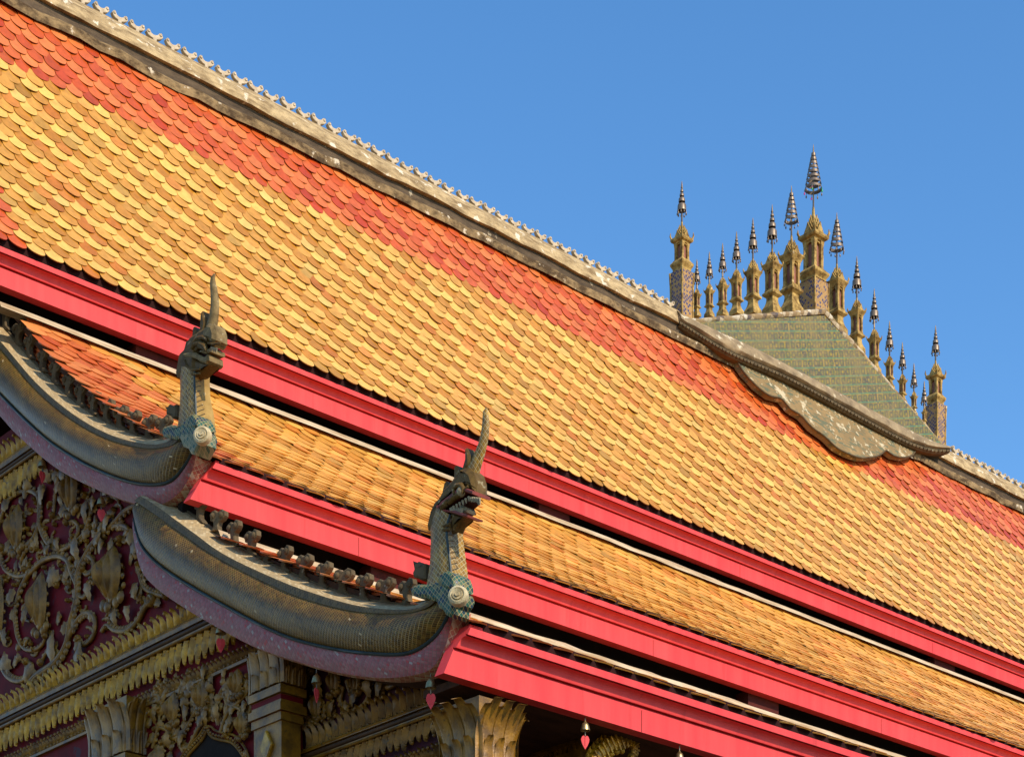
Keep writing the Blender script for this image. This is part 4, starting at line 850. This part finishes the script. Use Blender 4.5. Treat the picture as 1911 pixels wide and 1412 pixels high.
def cornice(Xf, px0, ys, ya, yb, parent, pitch, mats=('gold_leaf', 'wood')):
    """ys: picture rows at px0 of: leaf top, leaf base, fillet, groove top, groove bottom, fillet, leaf base, leaf tip, recess, small leaf top, small leaf base, end"""
    z = [PX(px0, y, Xf - .06).z for y in ys]
    c = MB(); band(c, Xf, ya, yb, z[2], z[3], .085); band(c, Xf, ya, yb, z[4], z[5], .075); co = c.obj('cornice', M['gold'], parent, 0)
    g_ = MB(); zm, zh = (z[3] + z[4]) / 2, (z[3] - z[4])
    g_.tube([(Xf - .065, ya, zm), (Xf - .065, yb, zm)], zh * .40, 10); band(g_, Xf, ya, yb, z[3], z[4], .055); g_.obj('groove_moulding', M[mats[1]], co, 50)
    if len(ys) > 6:
        k = MB(); k.tube([(Xf - .08, ya, z[2] + .004), (Xf - .08, yb, z[2] + .004)], .010, 6); k.tube([(Xf - .075, ya, z[5] - .004), (Xf - .075, yb, z[5] - .004)], .010, 6); k.obj('bead_moulding', M['gold'], co, 60)
    l = MB(); leaf_row(l, Xf - .03, ya, yb, z[2] + .006, pitch, pitch * 1.12, z[0] - z[2], 1, .034, .05, 1); l.obj('leaf_row', M[mats[0]], co, 60)
    if len(ys) > 6:
        l = MB(); leaf_row(l, Xf - .04, ya, yb, z[5] - .004, pitch * 1.02, pitch * 1.10, z[5] - z[7], -1, -.040, -.005, 1); l.obj('leaf_row', M[mats[0]], co, 60)
    if len(ys) > 9:
        l = MB(); band(l, Xf, ya, yb, z[10], z[11], .03); leaf_row(l, Xf - .0, ya, yb, z[10] + .002, pitch * .62, pitch * .55, z[9] - z[10], 1, .014, .03, 1); l.obj('acanthus_row', M['gold'], co, 60)
    return co
pxc = PX(100, 1300, XA)
cornice(XA, 100, (1252, 1285, 1288, 1296, 1307, 1311, 1316, 1356, 1362, 1366, 1386, 1391), YC + .03, 19.0, gable, .092)
cornice(XA, 30, (812, 846, 850, 859, 868, 872, 876, 915), PX(92, 850, XA).y, 20.0, gable, .085)
# aisle cornice
cornice(XCp, 700, (1306, 1352, 1354, 1357, 1369, 1373, 1377, 1412, 1418, 1424, 1450, 1456), Y3 + .32, YC + .02, aisle, .074, ('gold', 'wood'))

# scrollwork -------------------------------------------------------
AX = Vector((1, 0, 0))
def vine(b, pts, r0, r1, X, n=26, lobes=True, side=1, both=False):
    P = smoothpath(pts, n); Q = [PX(x, y, X) for x, y in P]; rad = [1.28 * (r0 + (r1 - r0) * (i / (n - 1))) for i in range(n)]
    b.tube([Vector((X, p.y, p.z)) for p in Q], rad, 8, squash=(AX, .8))
    b.tube([Vector((X - rad[i] * .62, Q[i].y, Q[i].z)) for i in range(n)], [r * .26 for r in rad], 5)
    if lobes:
        L = 0
        for i in range(2, n - 1):
            L += (Q[i] - Q[i - 1]).length
            if L > rad[i] * 1.5:
                L = 0; t = (Q[i + 1] - Q[i - 1]).normalized(); nrm = Vector((0, -t.z, t.y))
                for sd in ((side, -side) if both else (side,)):
                    c = Q[i] + nrm * sd * rad[i] * 1.05; blob(b, Vector((X + .002, c.y, c.z)), rad[i] * 1.0, rad[i] * .7)
    curl(b, Q[-1], rad[-1] * 1.9, X)
def blob(b, c, r, d):
    b.grid([[c + Vector((-d * math.cos(a), r * math.sin(a) * math.cos(q), r * math.sin(a) * math.sin(q))) for q in np.linspace(0, 2 * math.pi, 8, endpoint=False)] for a in (.02, .5, 1.0, 1.45)], close_v=True)
def curl(b, c, r, X):
    """small rolled volute with a drilled eye"""
    b.lathe([(r * .12, .004), (r * .25, .018), (r * .62, .026), (r * .95, .012), (r, -.01)], Vector((X - .012, c.y, c.z)), 10, Vector((-1, 0, 0)))
def leaf(b, px, py, ang, l, w, X, c=.03):
    """pointed leaf standing off the ground; ang in picture degrees, l, w in metres"""
    l *= 1.25; w *= 1.75; o = PX(px, py, X); a = R(ang); d = Vector((0, -math.cos(a), math.sin(a))); n = Vector((0, math.sin(a), math.cos(a))); G = []
    for j in range(7):
        v = j / 6; hw = w * .5 * math.sin(math.pi * (.12 + .88 * v)) * (1 + .18 * math.cos(v * 19)) + .001
        G.append([o + d * l * v + n * (u * hw + w * .25 * math.sin(v * 2.6)) + Vector((-.006 - c * math.sin(v * 2.4) - (.012 * (1 - abs(u))), 0, 0)) for u in np.linspace(-1, 1, 5)])
    b.grid(G)
def bud(px, py, w, h, X, parent, tilt=0.0, flower=False):
    """lotus bud: nested pointed shells with ribs, a whorl at its base"""
    o = PX(px, py, X); s1 = (PX(px, py - 10, X) - o).length / 10; Wm, Hm = w * s1 * 1.55, h * s1; b = MB()
    for k, (sw, sh, dx, dep) in enumerate(((1, 1, 0, .55), (.74, .86, -.16, .78), (.46, .70, -.30, .95))):
        G = []
        for j in range(11):
            v = j / 10; rr = math.sin(math.pi * (.06 + .94 * v) ** 1.15) ** .75 if 0 < v < 1 else .03; zz = (v - .48) * 2 * Hm * sh; row = []
            for q in np.linspace(-1.25, 1.25, 13):
                rib = 1 + .10 * math.cos(q * 9 + k); row.append(o + Vector((-.01 - Wm * dep * rr * math.cos(q) * rib, -(Wm * sw * rr * math.sin(q) + dx * Wm * (1 - .3 * v)) - tilt * zz, zz)))
            G.append(row)
        b.grid(G)
    for q in range(5): blob(b, o + Vector((-.02, -Wm * (.8 - .4 * q), -Hm * (.85 + .12 * math.sin(q * 2.4)))), Wm * .32, .03)
    for q in range(4): blob(b, o + Vector((-.015, -Wm * (1.02 - .12 * q) , Hm * (-.5 + .34 * q))), Wm * .17, .022)
    if flower: 
        c = o + Vector((-Wm * .75, Wm * .62, Hm * .02)); b.lathe([(0, .02), (Wm * .12, .018), (Wm * .16, .006), (Wm * .34, .014), (Wm * .40, -.02)], c, 10, Vector((-1, .3, 0)))
        for q in range(9): a = q * .698; blob(b, c + Vector((.0, math.cos(a) * Wm * .34, math.sin(a) * Wm * .34)), Wm * .12, .02)
    return b.obj('lotus_bud', M['gold'], parent, 50)
sb = MB()
vine(sb, [(50, 1292), (64, 1265), (103, 1236), (124, 1203), (132, 1161), (143, 1120), (145, 1073), (153, 1051), (162, 1033), (175, 1012), (193, 994), (212, 977), (234, 953), (262, 938)], .030, .018, XR, 40, True, 1)
vine(sb, [(145, 1092), (133, 1064), (127, 1046), (110, 1037), (88, 1042), (74, 1051), (55, 1070), (33, 1075), (11, 1064), (2, 1042), (5, 1022)], .024, .014, XR, 30, True, 1)
vine(sb, [(55, 1068), (42, 1092), (35, 1110), (29, 1138), (29, 1161), (33, 1188), (45, 1209), (62, 1213), (79, 1203), (86, 1186)], .021, .012, XR, 30, True, -1)
vine(sb, [(-8, 1225), (4, 1244), (16, 1263), (37, 1271), (56, 1258), (60, 1240), (50, 1234)], .024, .014, XR, 24, True, -1)
vine(sb, [(128, 1190), (145, 1157), (161, 1143), (175, 1149), (178, 1168), (172, 1190), (155, 1204), (148, 1192)], .020, .014, XR, 26, True, 1)
vine(sb, [(35, 1040), (48, 1020), (61, 1009), (72, 983), (74, 954), (72, 926), (55, 915), (33, 920), (15, 935), (4, 963), (-4, 990)], .024, .014, XR, 30, True, 1)
vine(sb, [(73, 975), (81, 998), (92, 1016), (110, 1025), (129, 1020), (144, 1001), (147, 983), (138, 972), (126, 975)], .021, .013, XR, 26, True, -1)
vine(sb, [(132, 1018), (146, 1008), (158, 994), (166, 968), (170, 943), (160, 925)], .020, .012, XR, 20, True, 1)
vine(sb, [(120, 872), (110, 890), (105, 910), (102, 940), (100, 962)], .016, .012, XR, 16, True, 1)
vine(sb, [(190, 1178), (200, 1166), (215, 1176), (238, 1176), (258, 1157), (271, 1132), (284, 1120)], .017, .022, XR, 22, True, -1)
vine(sb, [(212, 982), (226, 980), (238, 984), (242, 1000), (234, 1012), (226, 1006)], .018, .012, XR, 18, True, 1)
vine(sb, [(160, 1035), (170, 1040), (176, 1052), (172, 1066), (160, 1072), (156, 1062)], .017, .012, XR, 18, True, 1)
vine(sb, [(130, 1100), (122, 1085), (112, 1078), (108, 1092)], .018, .012, XR, 14, True, 1)
vine(sb, [(148, 1112), (158, 1114), (166, 1102), (170, 1088)], .016, .010, XR, 14, True, -1)
vine(sb, [(120, 1225), (108, 1222), (96, 1212), (84, 1222), (78, 1236)], .018, .014, XR, 16, True, 1)
vine(sb, [(45, 1032), (38, 1055), (48, 1062)], .016, .012, XR, 10, True, 1)
vine(sb, [(255, 1050), (262, 1075), (268, 1095), (290, 1108), (312, 1112)], .018, .014, XR, 18, True, -1)
vine(sb, [(225, 1150), (215, 1140), (208, 1126)], .016, .012, XR, 10)
for (x, y, a, l, w) in ((146, 1045, 80, .16, .075), (112, 1085, 120, .15, .10), (168, 1120, 60, .12, .08), (100, 1240, 75, .22, .08), (66, 1258, 130, .12, .10), (30, 1100, 205, .12, .07), (50, 1130, 260, .14, .06), (180, 1000, -60, .10, .08), (195, 990, 20, .12, .07), (88, 1018, -70, .09, .07), (75, 940, 20, .12, .09), (60, 912, 120, .10, .06), (18, 930, 215, .10, .07), (110, 1030, 60, .09, .06), (160, 975, 60, .14, .06), (172, 950, 10, .09, .06), (140, 1225, -20, .14, .10), (20, 1250, 100, .14, .10), (10, 1205, 60, .12, .08), (150, 1192, -110, .10, .06), (218, 1168, 70, .10, .06), (240, 1160, 50, .10, .07), (120, 905, 60, .10, .06), (95, 900, 100, .11, .07), (246, 1020, -40, .13, .07), (250, 1090, -70, .13, .07), (186, 1030, 10, .1, .06), (125, 880, 20, .1, .06), (195, 905, -60, .12, .07), (215, 930, 40, .12, .07), (255, 990, 200, .1, .07)):
    leaf(sb, x, y, a, l, w, XR)
for _ in range(260):
    x, y = RNG.random() * 340 - 8, 870 + RNG.random() * 400
    if y > 1268 - .5 * x: continue
    if RNG.random() < .55: leaf(sb, x, y, RNG.random() * 360, .055 + .05 * RNG.random(), .035 + .03 * RNG.random(), XA - .004, .02)
    else:
        a0 = RNG.random() * 6.28; rr = 9 + 8 * RNG.random(); sg = 1 if RNG.random() < .5 else -1
        vine(sb, [(x + .8 * rr * (1 - .14 * q) * math.cos(a0 + sg * q * .8), y + rr * (1 - .14 * q) * math.sin(a0 + sg * q * .8)) for q in range(6)], .011, .008, XA - .006, 12, True, sg)
scr = sb.obj('carved_scroll', M['gold'], gable, 55)
for args in ((214, 1076, 25, 56, True), (80, 1126, 19, 58, False), (36, 988, 17, 46, False), (138, 918, 17, 44, False), (2, 1138, 15, 58, False), (-30, 1040, 20, 50, True)):
    bud(args[0], args[1], args[2], args[3], XR, gable, flower=args[4])
# lower panel between the columns with its pointed arch
lb = MB()
for pts, sd in (([(285, 1395), (292, 1370), (298, 1340), (290, 1318), (282, 1330)], 1), ([(300, 1398), (318, 1380), (338, 1372), (352, 1352), (362, 1328), (368, 1305), (356, 1290), (340, 1300)], 1), ([(352, 1395), (362, 1375), (375, 1352), (392, 1340), (398, 1322), (392, 1306)], -1), ([(398, 1345), (405, 1322), (408, 1300), (418, 1280), (432, 1270)], 1), ([(412, 1366), (420, 1340), (432, 1320), (448, 1322), (452, 1338), (442, 1344)], -1), ([(420, 1292), (424, 1312), (438, 1316), (450, 1304), (462, 1290), (466, 1262)], -1), ([(330, 1360), (322, 1378), (305, 1385)], 1), ([(436, 1345), (430, 1362), (424, 1372)], 1), ([(284, 1300), (294, 1296), (302, 1306), (300, 1322)], 1), ([(462, 1300), (468, 1320), (462, 1340), (466, 1362)], 1), ([(345, 1290), (352, 1278), (362, 1272), (370, 1280)], -1), ([(286, 1360), (296, 1356), (312, 1362), (318, 1374)], -1)):
    vine(lb, pts, .016, .010, XR, 18, True, sd)
for (x, y, a, l, w) in ((290, 1350, 60, .1, .06), (318, 1395, 80, .1, .07), (345, 1345, 30, .1, .06), (372, 1335, -60, .1, .06), (408, 1345, 70, .11, .06), (420, 1355, -40, .09, .05), (445, 1290, 40, .09, .06), (400, 1290, 110, .08, .05), (430, 1335, -90, .09, .05), (300, 1330, 120, .08, .05), (455, 1330, 20, .08, .05), (335, 1392, 20, .1, .06), (310, 1405, 140, .1, .06), (385, 1352, 60, .1, .06), (355, 1315, 130, .08, .05), (380, 1268, 30, .08, .05)):
    leaf(lb, x, y, a, l, w, XR)
for _ in range(110):
    x, y = 284 + RNG.random() * 182, 1262 + RNG.random() * 140
    if y > 1355 and 352 < x < 455: continue
    leaf(lb, x, y, RNG.random() * 360, .05 + .04 * RNG.random(), .03 + .025 * RNG.random(), XA - .004, .02)
lb.obj('carved_scroll', M['gold'], gable, 55)
for args in ((381, 1299, 14, 33), (327, 1324, 14, 33), (446, 1276, 13, 28), (457, 1352, 12, 28), (300, 1418, 14, 30)): bud(*args, XR, gable)
ap = smoothpath([(318, 1470), (340, 1428), (356, 1404), (378, 1380), (388, 1362)], 14).tolist() + smoothpath([(388, 1362), (396, 1374), (412, 1380), (432, 1384), (446, 1397), (458, 1418), (466, 1450)], 18).tolist()[1:]
b = MB(); b.plate([(PX(x, y, XA - .012).y, PX(x, y, XA - .012).z) for x, y in ap], lambda p, q, d: Vector((XA - .004 + d, p, q)), .02); b.obj('arch_shade_plate', M['dark'], gable, 0)  # flat dark plate, its colour paints the shade of the arch opening
b = MB()
for off, rr in ((0, .012), (.055, .010)):
    Q = [PX(x, y, XA - .02) for x, y in ap]; b.tube([Vector((XA - .025, p.y + off * (.6 if i > 13 else -.6) * -1, p.z + off * .8)) for i, p in enumerate(Q)], rr, 6)
for p in smoothpath(ap, 46): q = PX(p[0], p[1], XA - .02); blob(b, Vector((XA - .03, q.y, q.z + .026)), .013, .014)
b.obj('arch_moulding', M['gold'], gable, 60)
# aisle panel
cb_ = MB(); XP = XCp - .02
for pts, sd in (([(566, 1300), (570, 1330), (572, 1352), (590, 1362), (610, 1352), (622, 1330), (618, 1300)], 1), ([(580, 1300), (590, 1312), (586, 1332), (578, 1340)], -1), ([(640, 1280), (636, 1306), (645, 1322), (662, 1324), (680, 1312), (690, 1290), (692, 1268)], 1), ([(648, 1270), (655, 1292), (668, 1296), (676, 1284)], -1), ([(700, 1310), (712, 1292), (716, 1270), (708, 1258)], 1), ([(722, 1282), (735, 1278), (745, 1264)], -1), ([(566, 1280), (572, 1262), (584, 1252)], 1), ([(626, 1300), (630, 1270), (622, 1250)], 1), ([(600, 1345), (605, 1325), (600, 1308)], 1)):
    vine(cb_, pts, .017, .010, XP, 18, True, sd)
for (x, y, a, l, w) in ((600, 1300, 80, .1, .06), (615, 1340, 40, .1, .06), (655, 1318, 20, .1, .06), (690, 1300, 70, .1, .06), (575, 1345, 200, .08, .05), (640, 1335, 10, .1, .06), (632, 1262, 100, .1, .06), (704, 1300, 30, .1, .05)): leaf(cb_, x, y, a, l, w, XP)
cb_.obj('carved_scroll', M['gold'], aisle, 55)
bud(594, 1318, 11, 30, XP, aisle); bud(628, 1272, 12, 26, XP, aisle); bud(668, 1275, 10, 22, XP, aisle)

# columns with lotus capitals ---------------------------------------
def column(pxl, pxc_, pxr, ytop, ybase, Xf, flare, parent, dark=False):
    c = PX(pxc_, ybase, Xf); yl = PX(pxl, ybase, Xf).y; w = yl - c.y; r_ = ray(pxr, ybase); dx = c.y * (r_.x / r_.y) - Xf; dx = max(.10, min(dx, .34))
    zt = PX(pxc_, ytop, Xf).z; zb = PX(pxc_, ybase, Xf).z; h = zt - zb
    cx, cy = Xf + dx / 2, c.y + w / 2
    b = MB(); b.box((Xf, c.y, 0.2), (Xf + dx, yl, zt)); col_ = b.obj('column', M['gold'], parent, 0)
    p = MB()
    for face in range(4):
        n = 3
        for lay, (hh, fl, wd, off) in enumerate(((1.0, flare, .40, 0), (.90, flare * .7, .34, .5), (.42, flare * .28, .30, .25))):
            for k in range(n if lay != 1 else n + 1):
                t = ((k + .5) / n if lay != 1 else k / n) * 2 - 1; G = []
                for j in range(12):
                    v = j / 11; wj = wd * (1.02 - .22 * v) * (math.sqrt(max(0, 1 - max(0, (v - .72) / .28) ** 2)) if v > .72 else 1) + .02
                    out = .012 + fl * max(0, v - .35) ** 2.2 / .39 + (.012 if lay == 0 else 0) + (.02 if lay == 2 else 0); zz = zb + h * hh * v - fl * .35 * max(0, v - .9) / .1
                    row = []
                    for u in np.linspace(-1, 1, 5):
                        a = t * (1 + fl * .5 * v) + u * wj * .85; o2 = out + .014 * (1 - u * u) - .010 * (abs(u) < .1)
                        q = {0: (Xf - o2, cy + a * w / 2), 1: (cx + a * dx / 2, c.y - o2), 2: (Xf + dx + o2, cy + a * w / 2), 3: (cx + a * dx / 2, yl + o2)}[face]
                        row.append((q[0], q[1], zz))
                    G.append(row)
                p.grid(G)
    p.obj('lotus_capital', M['gold'], col_, 60)
    m = MB()
    for k in range(4):
        z0 = zb - .01 - k * .075; m.square([(.5, z0 - .05), (.5, z0)], (0, 0, 0)); 
    m = MB()
    for k, o in enumerate((.03, .012, .03, .014)):
        z0 = zb - .012 - k * .062; m.box((Xf - o, c.y - o, z0 - .056), (Xf + dx + o, yl + o, z0))
    m.obj('capital_ring', M['gold'], col_, 0)
    m = MB()
    for z0 in (zb - .09, zb - .21): m.box((Xf - .0125, c.y - .0125, z0 - .02), (Xf + dx + .0125, yl + .0125, z0 + .015))
    m.obj('red_inlay', M['crimson'], col_, 0)
    return col_
column(176, 236, 277, 1296, 1402, XA - .16, .10, gable)
column(474, 525, 561, 1196, 1274, XA - .16, .05, gable)
column(832, 894, 955, 1296, 1420, XA - .10, .16, hall)
# diamond studs down the pilaster
b = MB()
for k in range(3):
    o = PX(498, 1392 + k * 52, XA - .17); d = .075; b.plate([(o.y - d, o.z), (o.y, o.z + d * 1.5), (o.y + d, o.z), (o.y, o.z - d * 1.5)], lambda p, q, e: Vector((XA - .17 + e, p, q)), .03, .01)
b.obj('diamond_stud', M['gold_leaf'], gable, 0)

# porch inner wall, dentil cornice and golden bracket ----------------
XD = XA + 1.25
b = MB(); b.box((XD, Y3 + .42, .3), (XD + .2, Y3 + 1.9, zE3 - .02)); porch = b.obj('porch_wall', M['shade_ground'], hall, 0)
b = MB(); b.box((XD + .2, Y3 + .95, .3), (XEND - 2, Y3 + 1.15, zE3 + .1)); b.obj('side_wall', M['soffit'], hall, 0)
db = MB(); XQ = XD - .02
for pts, sd in (([(985, 1345), (992, 1322), (1006, 1318), (1016, 1334), (1008, 1352), (996, 1350)], 1), ([(978, 1388), (990, 1372), (1012, 1376), (1032, 1366), (1042, 1342), (1044, 1318)], -1), ([(1052, 1392), (1056, 1368), (1068, 1356), (1082, 1360), (1088, 1374), (1076, 1380)], 1), ([(1060, 1346), (1072, 1338), (1084, 1346)], 1), ([(972, 1330), (974, 1352), (970, 1372)], 1), ([(1108, 1362), (1124, 1352), (1140, 1356)], 1), ([(1024, 1312), (1030, 1330), (1026, 1345)], 1)):
    vine(db, pts, .018, .011, XQ, 18, True, sd)
for (x, y, a, l, w) in ((1030, 1380, 60, .12, .07), (1045, 1330, 80, .11, .06), (1000, 1385, 20, .1, .06), (985, 1320, 110, .1, .05), (1068, 1350, 60, .08, .05), (1096, 1352, 30, .1, .06)): leaf(db, x, y, a, l, w, XQ)
db.obj('carved_scroll', M['gold'], porch, 55)
b = MB(); z0, z1 = PX(1080, 1399, XD - .05).z, PX(1080, 1387, XD - .05).z; band(b, XD, Y3 + .42, Y3 + 1.9, z0 - .05, z0, .07); band(b, XD, Y3 + .42, Y3 + 1.9, z1, z1 + .035, .08)
for y in np.arange(Y3 + .43, Y3 + 1.85, .048): b.box((XD - .06, y, z0), (XD + .02, y + .026, z1))
b.obj('dentil_cornice', M['gold'], porch, 0)
b = MB(); zq = z0 - .05; leaf_row(b, XD - .02, Y3 + .42, Y3 + 1.85, zq, .075, .07, .16, -1, .02, .03, 1); b.obj('leaf_row', M['gold_leaf'], porch, 60)
# curled golden bracket under the eave
b = MB(); yb = Y3 + .26
bp = smoothpath([(1092, 1440), (1110, 1412), (1132, 1394), (1156, 1382), (1174, 1382), (1182, 1394), (1178, 1412), (1168, 1440)], 40); Q = [PY(x, y, yb) for x, y in bp]
b.tube(Q, [.030 + .038 * math.sin(math.pi * min(1, i / 30)) for i in range(40)], 10, squash=(Vector((0, 1, 0)), .85))
for i in range(3, 38, 2):
    t = (Q[min(i + 1, 39)] - Q[i - 1]).normalized(); n = Vector((-t.z, 0, t.x)); rr = .030 + .038 * math.sin(math.pi * min(1, i / 30))
    b.tube([Q[i] + n * rr * .6, Q[i] + n * rr * 1.15 + t * .01, Q[i] + n * rr * 1.35 + t * .035], [.016, .012, .002], 6)
    b.tube([Q[i] + Vector((0, -rr * .85, 0)) + n * rr * q for q in (-.9, -.45, 0, .45, .9)], .008, 5)
for q in ((1150, 1404), (1160, 1402), (1140, 1408)): c = PY(*q, yb - .05); b.lathe([(0, .03), (.014, .02), (.018, 0), (.012, -.01)], c, 8, Vector((0, -1, .2)))
b.obj('golden_bracket', M['gold_leaf'], hall, 50)
b = MB()
for k in range(14):
    c = PY(1196 + k * 12, 1402 + k * 5.2, Y3 + .6); b.grid([[(c.x + a, Y3 + .6 - o, c.z - z) for a, z, o in r] for r in leaf_grid(.075, .20, .02, .03)])
b.obj('bracket_leaf_row', M['gold'], hall, 60)
b = MB(); b.box((X0 + .2, Y3 + .09, f3b + .02), (XEND - 6, Y3 + .50, f3b + .07)); b.box((XCp + .12, Y3 + .5, f3b + .021), (XEND - 6, Y3 + .98, f3b + .071)); b.obj('eave_soffit', M['soffit'], hall, 0)
# timber soffit of the gable overhangs, following the barge boards
for k, (tr, X1) in enumerate(((T2n, XCp + .01), (T1n, XA + .01))):
    E_ = [PX(*p, X0 + .03) for p in smoothpath(tr['E'], 40)]; E_ = E_[:int(np.argmin([p.z for p in E_])) + 1]; b = MB()
    for dz_ in (.015, .045): b.grid([[(x, p.y, p.z + dz_) for x in (X0 + .12, X1)] for p in E_])
    b.obj('gable_soffit', M['soffit'], hall, 0)
